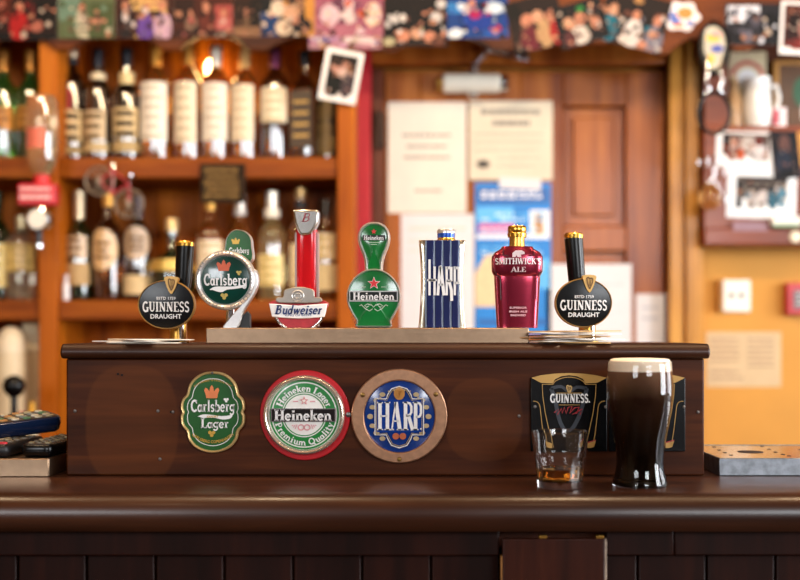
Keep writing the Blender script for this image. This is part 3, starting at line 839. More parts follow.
MB().lathe(prof, 60, rad=facet).build('glass', M_glass, t, smooth=45)
zw = zr_(467.5)
wl = [(0, .0082), (ti[0][0]-.0032, .0084), (ti[0][0]-.0002, .0102)] + [(r-.0002, z) for r, z in ti if .0105 < z < zw-.001]
def rti(z):
    for (r0, z0), (r1, z1) in zip(ti, ti[1:]):
        if z0 <= z <= z1: return r0+(r1-r0)*(z-z0)/(z1-z0)
wl += [(rti(zw)-.0002, zw), (0, zw)]
MB().lathe(wl, 60, rad=lambda r, z, a: facet(r, z, a)-.0001).build('whiskey', cm('#f2b048', .0, trans=1.0, ior=1.36, var=0), t, smooth=45, label='amber whiskey')

# ------------------------------------------------------------------ tap rail
YT = 1.50
rx0, rx1 = X(206, 1.45), X(529, 1.45)
t = thing('tap_rail', 'long low brushed steel rail on the plinth under five taps', 'tap rail', (0, 0, 0))
ZR = Z(328, 1.45)
m = MB(); m.box(rx0, rx1, 1.45, 1.56, zc1, ZR); m.build('rail_body', M_steel, t, bevel=.0012)
MB().box(rx0+.008, rx1-.008, 1.458, 1.552, ZR-.0008, ZR+.0004).build('top_plate', M_traytop, t)

# ------------------------------------------------------------------ taps
S = YT/F
def emblem_harp(m, cx, cz, w, h, y0, y1):
    """small gold harp: pillar, curved neck, soundboard and strings"""
    def q(u, v): return (cx+(u-.5)*w, cz+(.5-v)*h)
    ribbon(m, [q(.10,.10), q(.28,.04), q(.50,.14), q(.72,.10), q(.92,.18)], w*.17, y0, y1, lambda a, b: (a, b))
    ribbon(m, [q(.92,.16), q(.88,.45), q(.66,.80), q(.50,1.0)], w*.15, y0, y1, lambda a, b: (a, b))
    ribbon(m, [q(.10,.10), q(.16,.45), q(.32,.78), q(.50,1.0)], w*.17, y0, y1, lambda a, b: (a, b))
    for u in (.38, .55, .70): ribbon(m, [q(u,.14), q(.5+(u-.5)*.5,.78)], w*.045, y0, y1, lambda a, b: (a, b))
def stout_tap(label, px0, py0, yb, hx0, hx1, htop, lean):
    s = yb/F
    t = thing('beer_tap', label, 'beer tap', (X(px0, yb), yb+.03, zc1))
    zc = Z(py0, yb)-zc1
    # stem and handle
    MB().lathe([(0,0),(.016,0),(.016,.003),(.012,.005),(.0115,.030),(0,.030)], 24, (.010, 0, 0)).build('base_post', M_brass, t)
    MB().tube([(.014, -.006, .004), (.014, -.006, .028)], .0055, 14).build('spout', M_chrome, t)
    hz = Z(htop, yb+.03)-zc1; hc = ((hx0+hx1)/2-px0)*s; hw = (hx1-hx0)/2*s
    m = MB(); m.tube([(.010, 0, .028), (.010, 0, .045), (hc*.75+.0025, 0, .085), (hc, 0, hz-.006)], [hw*.72, hw*.78, hw*.92, hw], 28)
    m.build('handle', M_black, t, smooth=50)
    MB().lathe([(0,-.006),(hw*1.03,-.006),(hw*1.05,-.001),(hw*.9,.0012),(0,.0016)], 28, (hc, 0, hz)).build('handle_cap', M_gold, t, label='gold cap')
    # oval badge, front plane at yb
    bd = MB(); o = ell(0, zc, 28.6*s, 24.6*s, 56)
    hump = o
    bd.ring(hump, inset(hump, .0018), -.034, -.022, True)
    bdo = bd.build('badge_rim', M_goldpaint, t, smooth=60)
    f = MB(); f.dome(inset(hump, .0012), -.031, .0025); f.prism(inset(hump, .001), -.031, -.020)
    face = f.build('badge', M_black, t, smooth=30, label='black oval badge')
    MB().box(-.006, .012, -.024, -.004, zc-.012, zc+.004).build('badge_bracket', M_brass, t)
    yy = lambda x, z: -.0025*(1-min(1, ((x/(28*s))**2+((z-zc)/(25*s))**2)))-.0002
    l = MB(); write(l, 'GUINNESS', -.2*s, zc-2.2*s, 47*s, 10.6*s, -.0318, -.0310, yfn=yy, bold=1.05, warp=lambda u: 1-.14*(1-abs(u)) if abs(u) < 1 else 1)
    l.build('lettering', M_letter, face)
    l = MB(); sans(l, 'DRAUGHT', 0, zc-11.8*s, 31*s, 4.6*s, -.0320, -.031, .02, yfn=yy); sans(l, 'ESTD 1759', .3*s, zc+6.2*s, 19*s, 3.0*s, -.0320, -.031, .015, yfn=yy)
    l.build('lettering', M_letter, face)
    e = MB(); sh_ = [(5.5*s-6.3*s, zc+27.5*s), (5.5*s+6.0*s, zc+27.2*s), (5.5*s+5.4*s, zc+21*s), (5.5*s+2.4*s, zc+13.5*s), (5.5*s, zc+10.5*s), (5.5*s-2.8*s, zc+13.8*s), (5.5*s-5.5*s, zc+21*s)]
    o3 = catmull(sh_, 4); e.prism(o3, -.0352, -.024)
    e.mi = 1; emblem_harp(e, 5.6*s, zc+20*s, 7.4*s, 12*s, -.0358, -.0352)
    e.build('harp_emblem', [cm('#c79d58', .4, .3), cm('#6a4a20', .5)], t, label='gold harp crest')
    return t
stout_tap('black oval beer tap with harp crest left of the steel rail', 166.5, 304.6, 1.50, 171.5, 190, 242, 0)
stout_tap('black oval beer tap with harp crest right of the rail, behind piled beer mats', 583.5, 303, 1.50, 567.5, 586.5, 234, 0)

def crown(m, cx, cz, w, h, y0, y1):
    pts_ = [(-.36,-.5),(.36,-.5),(.40,-.2),(.5,.12),(.42,.3),(.28,.22),(.16,.02),(.12,.22),(.1,.34),(.0,.5),(-.1,.34),(-.12,.22),(-.16,.02),(-.28,.22),(-.42,.3),(-.5,.12),(-.40,-.2)]
    m.prism([(cx+x*w, cz+z*h) for x, z in pts_], y0, y1)
def star(m, cx, cz, r, y0, y1):
    m.prism([(cx+(r if k % 2 == 0 else r*.42)*math.sin(k*PI/5), cz+(r if k % 2 == 0 else r*.42)*math.cos(k*PI/5)) for k in range(10)], y0, y1)
def hop(m, cx, cz, r, y0, y1):
    for (u, v) in ((-.5, .35), (.5, .35), (0, -.4)): m.prism([(cx+(u+.5*math.sin(a))*r, cz+(v+.5*math.cos(a))*r) for a in [k*PI/4 for k in range(8)]], y0, y1)

# lager tap with swooping chrome bracket (second from left)
bxp = 230
t = thing('beer_tap', 'round dark green lager tap on a swooping chrome bracket, leftmost on the rail', 'beer tap', (X(bxp, YT), YT, ZR+.0004))
def L_(u, v): return ((u-bxp)*S, Z(v, YT)-ZR-.0004)
def LP(l): return [L_(u, v) for u, v in l]
cx, cz = L_(228.3, 281)
M_dkgreen = cm('#07392f', .2, coat=.6, var=.05)
m = MB(); o = ell(cx, cz, 30*S, 29.5*S, 60); m.ring(o, ell(cx, cz, 23.6*S, 23.2*S, 60), -.030, -.014, True); m.prism(ell(cx, cz, 29*S, 28.5*S, 60), -.016, -.006)
hd = m.build('badge_rim', M_silver, t, smooth=60, label='embossed chrome rim')
m = MB()
for k in range(46):
    a = 2*PI*k/46 + .03
    if (k % 9) == 8: continue
    c_, s__ = math.cos(a), math.sin(a); r0, r1 = 25.6*S, 28.2*S
    ribbon(m, [(cx+r0*c_, cz+r0*s__), (cx+r1*c_, cz+r1*s__)], .0011, -.0312, -.028, lambda a, b: (a, b))
m.build('embossing', cm('#8d8a88', .3, 1.0), hd)
m = MB(); m.dome(ell(cx, cz, 24*S, 23.6*S, 56), -.024, .004); m.build('badge', M_dkgreen, t, smooth=40, label='dark green enamel face')
fc = t.children[-1]
yf = lambda x, z: -.004*(1-min(1, ((x-cx)**2+(z-cz)**2)/(24*S)**2))-.0003
m = MB(); write(m, 'Carlsberg', cx+.2*S, cz+.4*S, 43*S, 11.4*S, -.0252, -.0240, yfn=yf, bold=1.0)
sw = catmull([(-15,-9.5),(-10,-6.6),(0,-6.4),(9,-6.2),(20,-4.6),(19,-6.8),(10,-8.6),(2,-9.4),(-3,-11.8),(-8,-11.2),(-12,-9.8)], 3)
m.prism([(cx+x*S, cz+z*S) for x, z in sw], -.0288, -.026); m.build('lettering', M_letter, fc)
m = MB(); crown(m, cx-1.5*S, cz+14.5*S, 14*S, 11*S, -.0276, -.026); m.build('crown', cm('#c4552e', .4), fc)
m = MB(); hop(m, cx-1*S, cz-16*S, 3.6*S, -.0272, -.025); hop(m, cx+13.5*S, cz+7.0*S, 2.6*S, -.0276, -.025); m.build('hop_mark', cm('#b9a04a', .4), fc)
# swoosh bracket
sww = catmull(LP([(257,270),(260.5,281),(258,292),(252,302),(246,312),(240,328.2),(226,328.2),(231,320),(238,312),(243,306),(248,297),(252,288)]), 4)
m = MB(); m.prism(sww, -.026, -.008); m.build('swoosh_bracket', M_silver, t, smooth=60, bevel=.002, label='swooping chrome bracket')
m = MB(); m.prism(LP([(239,328.2),(243,318),(249,311),(252,315),(252,328.2)]), -.020, -.006); m.build('bracket_back', M_blackm, t, bevel=.001)
m = MB(); m.tube([(L_(231,300)[0], -.002, L_(231,300)[1]), (L_(230,328)[0], -.002, 0)], .006, 14); m.build('stem', M_chrome, t)
# green handle head above
hcx = 238.5
o = catmull(LP([(226,262),(225.4,244),(227.5,236),(233,230.5),(239,229.5),(246,231.5),(251,237),(252.5,245),(251.5,262)]), 5)
m = MB(); m.ring(o, inset(o, .0022), -.006, .012, True); m.prism(inset(o, .001), .000, .014); m.build('handle_rim', M_silver, t, smooth=60)
m = MB(); m.prism(inset(o, .0014), -.003, .001); hf = m.build('handle_head', M_green, t, label='green handle head')
x_, z_ = L_(239.5, 250.5)
m = MB(); write(m, 'Carlsberg', x_, z_, 20*S, 5.6*S, -.0040, -.003, bold=1.15); m.build('lettering', M_letter, hf)
m = MB(); crown(m, L_(236,241)[0], L_(236,241)[1], 8.5*S, 6.5*S, -.0036, -.003); m.build('crown', cm('#c9a24c', .4, .5), hf)

# red column tap
bxp = 302
t = thing('beer_tap', 'tap with a glowing red column and silver crest, second on the rail', 'beer tap', (X(bxp, YT), YT, ZR+.0004))
m = MB(); z0 = L_(0,292)[1]; z1 = L_(0,236)[1]; cx = L_(306.8,0)[0]
m.loft([(0, 9*S, 8*S), (z0, 11.2*S, 10*S), (z1+.008, 11.2*S, 10*S)], 32, 3.2, (cx, .004, 0)); m.build('column', cm('#e3202a', .08, trans=.55, ior=1.45, var=0), t, smooth=50, label='translucent red column')
for u in (296.3, 317.8): MB().box(L_(u-1.0,0)[0], L_(u+1.0,0)[0], -.007, .012, .002, z1+.004).build('column_strip', cm('#e9d9d4', .1, trans=.6, var=0), t, label='clear edge strip')
def Q(l): return LP(l)
cap = Q([(293.5,210.5),(319.5,210.5),(319,222),(315,230),(311,235.5),(302,236.5),(299,233),(295.5,224)])
m = MB(); m.prism(cap, -.014, .018); cp_ = m.build('column_cap', cm('#b9b4ae', .25, 1.0, var=.06), t, bevel=.003, smooth=40, label='slanted metal cap')
m = MB(); write(m, 'B', L_(306,218.5)[0], L_(306,218.5)[1], 9*S, 8.5*S, -.0150, -.0138, shear=.35, bold=.6); m.build('lettering', cm('#a03238', .4), cp_)
# emblem at the foot
sh2 = catmull(Q([(274,301),(325.5,301),(326,312),(321,321),(314,328.1),(286,328.1),(278,321),(273.5,312)]), 4)
m = MB(); m.prism(sh2, -.018, -.008); m.build('shield', cm('#a8262e', .4, coat=.3, var=.15, scale=150), t, bevel=.0015, label='red shield')
for sg in (0, 1):
    l = [(277,317),(281,323),(288,328)] if sg == 0 else [(323.5,317),(319.5,323),(312.5,328)]
    pp = catmull(Q(l), 4, False); m = MB(); m.tube([(x, -.018, z) for x, z in pp], .0022, 10); m.build('shield_arc', M_chrome, t)
cr = catmull(Q([(281,303),(279,298),(285,297.5),(286,291),(293,288.5),(301,287.5),(309,288.5),(315,291),(316,297.5),(321.5,298),(320,303)]), 3)
m = MB(); m.prism(cr, -.024, -.012); c_ = m.build('crest', cm('#a39a90', .35, .9, var=.1), t, bevel=.001, label='pewter crest')
m = MB(); a_, b_ = L_(299.5,296.5); m.ring(ell(a_, b_, 6.4*S, 6*S, 28), ell(a_, b_, 5*S, 4.6*S, 28), -.0262, -.0235, True); m.ring(ell(a_, b_, 3.6*S, 3.2*S, 24), ell(a_, b_, 2.6*S, 2.2*S, 24), -.0262, -.0235, True); m.build('crest_ring', M_silver, c_)
bn = Q([(271,304),(280,304.5),(300,306),(320,304.5),(328.5,304),(327,311),(325.5,317),(312,318.3),(300,318.8),(288,318.3),(274,317)])
m = MB(); m.prism(bn, -.024, -.012); m.prism(inset(bn, .0006), -.0255, -.024); b2 = m.build('banner', cm('#f1efec', .35, coat=.3, var=.02), t, bevel=.0006, label='white name banner')
m = MB(); write(m, 'Budweiser', L_(299.5,310)[0], L_(299.5,310)[1], 46*S, 9.0*S, -.0268, -.0254, shear=.25, bold=1.15); m.build('lettering', cm('#1b2f66', .4), b2)
m = MB(); sans(m, 'KING OF BEERS', L_(300,315.6)[0], L_(300,315.6)[1], 26*S, 1.9*S, -.0260, -.0254, .01); m.build('lettering', cm('#5a6484', .4), b2)

# green pin-shaped tap
bxp = 374
t = thing('beer_tap', 'bright green skittle-shaped tap with red star and silver edge', 'beer tap', (X(bxp, YT), YT, ZR+.0004))
def mirror(half): return half + [(-x, z) for x, z in reversed(half) if abs(x) > 1e-9]
hd_ = [(0,222),(6,222.8),(12,226.5),(15.6,233),(16.3,240),(14.2,248),(11,256),(9.2,264),(9.2,272),(10,278)]
def HP(h): return [(x*S, Z(v, YT)-ZR-.0004) for x, v in mirror(h)]
o = catmull(HP(hd_), 3)
m = MB(); m.ring(o, inset(o, .0054), -.010, .010, True); m.prism(inset(o, .002), -.002, .009); m.build('handle_rim', M_silver, t, smooth=60)
m = MB(); m.dome(inset(o, .0046), -.006, .003); hf = m.build('handle_head', cm('#0f6a2c', .2, coat=.5, var=.05), t, smooth=40, label='green handle head')
lowr = [(0,269.5),(9,271),(18,277),(24.5,286),(26.8,296),(25.5,306),(21,315),(17.5,321),(15.5,328.1)]
o2 = catmull(HP(lowr), 3)
o2 = [(x, max(z, .0)) for x, z in o2]
m = MB(); m.ring(o2, inset(o2, .0034), -.024, -.006, True); m.prism(inset(o2, .001), -.016, -.004); m.build('badge_rim', M_silver, t, smooth=60)
m = MB(); m.dome(inset(o2, .0027), -.020, .004); bf = m.build('badge', cm('#136b31', .2, coat=.5, var=.08, scale=20), t, smooth=40, label='green badge')
cx, cz = 0, Z(297, YT)-ZR
m = MB(); m.box(-23*S, 23*S, -.0246, -.022, cz-4.2*S, cz+4.2*S); m.build('name_bar', cm('#0d100e', .3), bf, bevel=.0004)
m = MB(); m.box(-24*S, 24*S, -.0240, -.022, cz-5.2*S, cz+5.2*S); m.build('name_bar_border', M_silver, bf)
m = MB(); write(m, 'Heineken', 0, cz, 41*S, 7.6*S, -.0254, -.0245, bold=1.15); m.build('lettering', M_letter, bf)
m = MB(); star(m, .3*S, cz+12.6*S, 5.6*S, -.0243, -.021); m.build('star', cm('#c92a2e', .4), bf)
m = MB(); star(m, .3*S, cz+12.6*S, 6.6*S, -.0238, -.021); m.build('star_border', M_letter, bf)
m = MB()
for sg in (-1, 1):
    ribbon(m, [(sg*u*S, cz-v*S) for u, v in ((2,9),(6,7.6),(9,9.5),(7,11),(5,9.8))], .0009, -.0245, -.0215, lambda a, b: (a, b))
    ribbon(m, [(sg*u*S, cz-v*S) for u, v in ((1,12.5),(4,14.6),(8,12.5),(12,8.4),(14,9.6))], .0009, -.0242, -.0215, lambda a, b: (a, b))
    ribbon(m, [(sg*u*S, cz+v*S) for u, v in ((7.5,9),(12.5,9))], .0006, -.0242, -.0215, lambda a, b: (a, b))
ribbon(m, [(-2.5*S, cz-8*S), (0, cz-11*S), (2.5*S, cz-8*S)], .0009, -.0245, -.0215, lambda a, b: (a, b)); m.build('ornament', cm('#b9cdb4', .4), bf)
c2z = Z(238.6, YT)-ZR
m = MB(); m.box(-11.3*S, 11.3*S, -.0096, -.008, c2z-2.6*S, c2z+2.6*S); m.build('name_bar', cm('#0d100e', .3), hf)
m = MB(); write(m, 'Heineken', 0, c2z, 20*S, 4.4*S, -.0104, -.0095, bold=1.15); m.build('lettering', M_letter, hf)
m = MB(); star(m, 0, c2z+6.2*S, 2.9*S, -.0096, -.0075); m.build('star', cm('#c92a2e', .4), hf)
m = MB(); ribbon(m, [(-6*S, c2z-4.6*S), (6*S, c2z-4.6*S)], .0008, -.0096, -.0075, lambda a, b: (a, b)); ribbon(m, [(-3*S, c2z-6.6*S), (3*S, c2z-6.6*S)], .0008, -.0096, -.0075, lambda a, b: (a, b)); m.build('ornament', cm('#b9cdb4', .4), hf)
m = MB()
for sg in (-1, 1):
    for k in range(4):
        a0 = Vector((sg*(17.5+1.3*k)*S, Z(325-2.4*k, YT)-ZR)); ribbon(m, [(a0.x-.0008, a0.y), (a0.x+.0008, a0.y+.0006)], .0011, -.0246, -.022, lambda a, b: (a, b))
m.build('rim_lettering', cm('#2c2c2c', .5), t)

# blue flask-like tap
bxp = 442
t = thing('beer_tap', 'square navy blue tap with tall white lettering and flared metal sides', 'beer tap', (X(bxp, YT), YT, ZR+.0004))
zt_ = Z(241.5, YT)-ZR
secs = []
for k in range(13):
    u = k/12
    w = 24.2 - 5.0*math.sin(PI*min(1, u*.62)) if u < .85 else 0
    w = 24.4 - 3.4*math.sin(PI*(.08+u*.80))**1.0 if True else w
    secs.append((zt_*u, w*S, 9*S))
secs.append((zt_+.0008, (secs[-1][1]), 8.6*S))
m = MB(); m.loft(secs, 48, 9, (0, .002, 0)); m.build('body', cm('#d7cdb8', .18, 1.0, var=.06), t, smooth=50, label='flared metal body')
xs_ = [-16.3, -8.0, .2, 8.4, 16.6]
for k in range(4):
    a, b_ = xs_[k]*S, xs_[k+1]*S
    MB().box(a+.0008, b_-.0008, -.0150, -.006, .0002, zt_+.0004).build('face_panel', cm('#101a4a', .25, coat=.4, var=.06), t, bevel=.0012, label='navy front panel')
MB().box(xs_[0]*S-.0008, xs_[4]*S+.0008, -.0138, -.006, .0002, zt_).build('groove_backing', cm('#9fb2cc', .25, .7), t)
zc = Z(282.5, YT)-ZR; hh = 31*S; m = MB()
def B_(pts_, w=2.2): ribbon(m, [(x*S, zc+z*S) for x, z in pts_], w*S, -.0164, -.0150, lambda a, b: (a, b))
lx = -14.6
B_([(-12.8,-13.5),(-12.8,22)]) ; B_([(-7.8,-13.5),(-7.8,15)]); B_([(-12.8,1.5),(-7.8,1.5)], 2.4); B_([(-15.2,1.5),(-5.6,1.5)], 1.6)
B_([(-4.6,-13.5),(-2.4,15),(-1.2,15)], 2.6); B_([(-1.8,15),(1.6,-13.5)], 3.0); B_([(-3.6,-3),(.4,-3)], 2.0)
B_([(4.2,-13.5),(4.2,15)]); B_([(4.2,13.6),(7.6,13.6)], 2.6); B_([(8.6,14.6),(8.6,.5)], 2.6); B_([(4.2,.8),(8.4,.8)], 2.2); B_([(6.4,.8),(8.8,-8),(9.2,-19)], 2.8)
B_([(12.2,-13.5),(12.2,15)]); B_([(12.2,13.6),(15.4,13.6)], 2.6); B_([(16.3,14.6),(16.3,-1.5)], 2.6); B_([(12.2,-1.2),(16.2,-1.2)], 2.2)
m.build('lettering', M_letter, t)
cx = L_(446.3,0)[0]
m = MB(); m.lathe([(0,0),(9.2*S,0),(9.4*S,.002),(8.4*S,.0035),(8.4*S,.0045),(0,.0045)], 32, (cx, .002, zt_)); m.build('neck_ring', M_gold, t)
m = MB(); m.lathe([(0,.0045),(8.9*S,.0045),(9.0*S,.0105),(0,.0105)], 32, (cx, .002, zt_)); m.build('cap', cm('#1c4fae', .2, .3, coat=.4), t, label='blue cap')
m = MB(); m.lathe([(0,.0105),(9.2*S,.0105),(9.2*S,.0145),(8.4*S,.0160),(0,.0165)], 32, (cx, .002, zt_)); m.build('cap_top', M_silver, t)

# maroon bottle-shaped tap
bxp = 517
t = thing('beer_tap', 'maroon metallic bottle-shaped tap with a gold stopper, rightmost on the rail', 'beer tap', (X(bxp, YT), YT, ZR+.0004))
M_maroon = cm('#8e2238', .22, .75, coat=.4, var=.06)
def zl(v): return Z(v, YT)-ZR-.0004
secs = [(0, 20.3, 11), (zl(318), 20.8, 11.2), (zl(300), 21.8, 11.6), (zl(285), 22.6, 12), (zl(272), 23.3, 12.2)]
m = MB(); m.loft([(z, a*S, b*S) for z, a, b in secs] + [(zl(262), 21*S, 11*S), (zl(248), 15*S, 10*S)], 48, 3.2); m.build('body', M_maroon, t, smooth=50)
shd = [(zl(277.5), 19.5, 11), (zl(276.5), 22.6, 12.6), (zl(272), 25.2, 13.4), (zl(263), 25.6, 13.6), (zl(257), 25.4, 13.6), (zl(252.5), 22.5, 12.8), (zl(249), 16.5, 11.5), (zl(247), 15.5, 11)]
m = MB(); m.loft([(z, a*S, b*S) for z, a, b in shd], 48, 3.2); so = m.build('shoulder', M_maroon, t, smooth=50)
for sg in (-1, 1):
    m = MB(); m.tube([(sg*15*S, -.0175, zl(250)), (sg*15.5*S, -.0188, zl(256)), (sg*10*S, -.0192, zl(256.8))], .0007, 6); m.build('seam', cm('#2a0a12', .5), so)
    m = MB(); m.tube([(sg*24.8*S, -.0075, zl(268)), (sg*21*S, -.0148, zl(275.5)), (sg*18*S, -.0163, zl(279)), (sg*17.4*S, -.0160, zl(300))], .0007, 6); m.build('seam', cm('#2a0a12', .5), so)
m = MB(); write(m, "SMITHWICK'S", 0, zl(262), 46*S, 6.0*S, -.0196, -.0178, bold=.9, yfn=lambda x, z: .008*(abs(x)/(24*S))**4); 
m.build('lettering', M_letter, so)
m = MB(); write(m, 'ALE', 0, zl(270.2), 15*S, 5.0*S, -.0194, -.0178, bold=1.0); 
m.prism([(x*S, zl(v)) for x, v in ((-6,258),(-6,254),(-3,251.5),(3,251.2),(6,253),(6,255),(2,255.5),(3,258),(-1,258),(-2,255.8),(-3,258))], -.0194, -.0170); m.build('emblem', cm('#d8c4c4', .35), so)
m = MB(); 
for k, (w, tx) in enumerate(((17, 'SUPERIOR'), (18, 'IRISH ALE'), (15, 'BREWED'))): sans(m, tx, 0, zl(308+3.7*k), w*S, 2.1*S, -.0162, -.0150, .015)
m.build('lettering', cm('#dcb6bc', .4), t)
m = MB(); m.lathe([(0, zl(247.5)),(8.2*S, zl(247.5)),(7.6*S, zl(243)),(7.6*S, zl(237)),(0, zl(237))], 32); m.build('neck', M_brass, t)
m = MB(); m.lathe([(0, zl(237.4)),(9.4*S, zl(237.4)),(9.6*S, zl(233.5)),(8.8*S, zl(232.6)),(9.4*S, zl(231)),(9.2*S, zl(227)),(8.4*S, zl(226)),(0, zl(225.8))], 32); m.build('stopper', M_gold, t, label='gold stopper')

# ------------------------------------------------------------------ round and oval brand plates on the plinth front
s = YP/F
def plate(label, u, v): return thing('brand_plate', label, 'sign', (X(u, YP), YP, Z(v, YP)))
t = plate('oval green plate with scalloped gold rim on the plinth front', 213.3, 412)
half = [(0,-248),(60,-240),(110,-212),(145,-170),(158,-125),(165,-105),(185,-85),(197,-55),(198,-20),(190,0),(198,20),(197,60),(185,90),(165,112),(158,130),(150,165),(115,210),(60,238),(0,248)]
k6 = s/6.1
o = catmull([(x*k6*.98, -z*k6) for x, z in mirror(half)], 3)
m = MB(); m.ring(o, inset(o, .0034), -.008, 0, True); m.build('rim', cm('#dfbd80', .36, .5, var=.06), t, smooth=60, label='gold rim')
m = MB(); m.prism(inset(o, .0022), -.0040, 0); f = m.build('face', cm('#1d5522', .3, coat=.4, var=.06), t, label='green face')
i1 = inset(scl(o, .80, .83), 0)
m = MB(); m.ring(i1, inset(i1, .0008), -.0045, -.0038); m.build('line_border', M_letter, f)
m = MB(); write(m, 'Carlsberg', 0, 6.4*s, 44*s, 12*s, -.0050, -.0040, bold=1.0); write(m, 'Lager', 2*s, -11*s, 28*s, 9.5*s, -.0050, -.0040, bold=1.0)
sw = catmull([(-17,-5.4),(-10,-2.2),(0,-2.8),(9,-3.8),(18,-2.8),(20,-1.4),(18,-6),(10,-7.2),(2,-5.6),(-5,-5.4),(-10,-5.8),(-14,-4.2)], 3)
m.prism([(x*s, z*s) for x, z in sw], -.0048, -.0040); m.build('lettering', M_letter, f)
m = MB(); crown(m, -1*s, 20.5*s, 15*s, 13*s, -.0048, -.0040); m.build('crown', cm('#dc7c46', .4), f)
m = MB(); hop(m, 13.4*s, 12*s, 2.6*s, -.0048, -.004); m.build('hop_mark', M_letter, f)
m = MB(); hop(m, -1*s, -21.5*s, 3.6*s, -.0048, -.004); m.build('hop_mark', cm('#c79a3e', .4, .3), f)
m = MB(); sans(m, 'CARLSBERG COPENHAGEN', 0, 0, 44*s, 3.0*s, -.0046, -.004, .02, radius=29.5*s, down=True); m.build('gold_lettering', cm('#c79a3e', .4, .3), f)
m = MB(); sans(m, 'BY APPOINTMENT TO THE ROYAL COURT', 0, 2*s, 40*s, 1.8*s, -.0046, -.004, .01, radius=30*s); m.build('gold_lettering', cm('#c79a3e', .4, .3), f)
m = MB(); sans(m, 'EXPORT', 0, -4.4*s, 11*s, 2.2*s, -.0054, -.004, .02)
m.build('gold_lettering', cm('#c79a3e', .4, .3), f)
MB().lathe([(0,0),(.0018,0),(.0014,.001),(0,.0013)], 10, M=Matrix.Translation((0, -.008, 39.3*s)) @ Matrix.Rotation(PI/2, 4, 'X')).build('pin', M_screw, t)

t = plate('round green and white plate on a red disc, middle of the plinth front', 305.3, 415)
m = MB(); m.prism(ell(.0, 0, 45*s, 45*s, 72), -.004, 0); m.build('backing_disc', cm('#b3161f', .35, coat=.3, var=.05), t, bevel=.0012, label='red backing disc')
ox, oz = -.6*s, .6*s
m = MB(); m.ring(ell(ox, oz, 40.5*s, 39.5*s, 72), ell(ox, oz, 35.8*s, 34.8*s, 72), -.014, -.004, True); m.build('rim', cm('#dccdbd', .22, .75, var=.04), t, smooth=60, label='chrome rim')
m = MB(); m.dome(ell(ox, oz, 36.2*s, 35.2*s, 72), -.006, .003); f = m.build('face', cm('#eceae4', .25, coat=.4, var=.02), t, smooth=40, label='white domed face')
yf = lambda x, z: -.003*(1-min(1, ((x-ox)**2+(z-oz)**2)/(36*s)**2))
def zring(m, r0, r1, dz, n=72):
    vs = []; fs = []
    for r in (r0, r1):
        for k in range(n):
            x, z = ox+r*math.cos(2*PI*k/n), oz+r*math.sin(2*PI*k/n); vs.append((x, -.006+yf(x, z)-dz, z))
    for k in range(n): fs.append((k, (k+1) % n, n+(k+1) % n, n+k))
    m.add(vs, fs)
m = MB()
for (r0, r1) in ((22.3, 31.5), (32.8, 34.6), (20.2, 21.2)):
    n = 6
    for k in range(n): zring(m, (r0+(r1-r0)*k/n)*s, (r0+(r1-r0)*(k+1)/n)*s, .0003)
m.build('green_ring', cm('#23803a', .3, coat=.4), f)
yb_ = -.0063
def wr_(m, text, r, w, down): 
    write(m, text, ox, oz, w*s, 6.6*s, yb_-.0012, yb_-.0002, radius=r*s, down=down, yfn=lambda x, z: yf(x, z)+.0004, bold=1.1)
m = MB(); wr_(m, 'Heineken Lager', 26.6, 66, False); wr_(m, 'Premium Quality', 27.2, 70, True); m.build('ring_lettering', M_letter, f)
m = MB(); m.box(-33*s+ox, 31.5*s+ox, -.0112, -.008, oz-6.6*s, oz+6.6*s); m.build('name_bar_border', cm('#b6b0b0', .25, .8), f)
m = MB(); m.box(-32*s+ox, 30.5*s+ox, -.0120, -.009, oz-5.8*s, oz+5.8*s); nb = m.build('name_bar', cm('#191414', .25, coat=.3), f, label='black name bar')
m = MB(); write(m, 'Heineken', ox-1*s, oz, 57*s, 10.6*s, -.0130, -.0118, bold=1.2); m.build('lettering', M_letter, f)
m = MB(); star(m, ox, oz+14*s, 4.4*s, -.0098, -.008); m.build('star', cm('#d67a80', .4), f)
m = MB(); star(m, ox, oz+14*s, 2.6*s, -.0101, -.0085); m.build('star_centre', M_white, f)
m = MB()
for sg in (-1, 1):
    ribbon(m, [(ox+sg*6*s, oz+13.4*s), (ox+sg*11*s, oz+13.4*s)], .0013, -.0095, -.0085, lambda a, b: (a, b))
    m.ring(ell(ox+sg*3*s, oz-12.4*s, 3.4*s, 3.2*s, 20), ell(ox+sg*3*s, oz-12.4*s, 2.2*s, 2.0*s, 20), -.0097, -.0080)
    for k in range(3): ribbon(m, [(ox+sg*(7+1.8*k)*s, oz-(9.5+.3*k)*s), (ox+sg*(9.0+1.6*k)*s, oz-(14-1.6*k)*s)], .0010, -.0095, -.0080, lambda a, b: (a, b))
m.build('ornament', cm('#d8959a', .5), f)
MB().lathe([(0,0),(.0036,0),(.003,.0015),(0,.002)], 14, M=Matrix.Translation((43.2*s, -.004, .5*s)) @ Matrix.Rotation(PI/2, 4, 'X')).build('screw', cm('#6a6662', .35, .9), t)

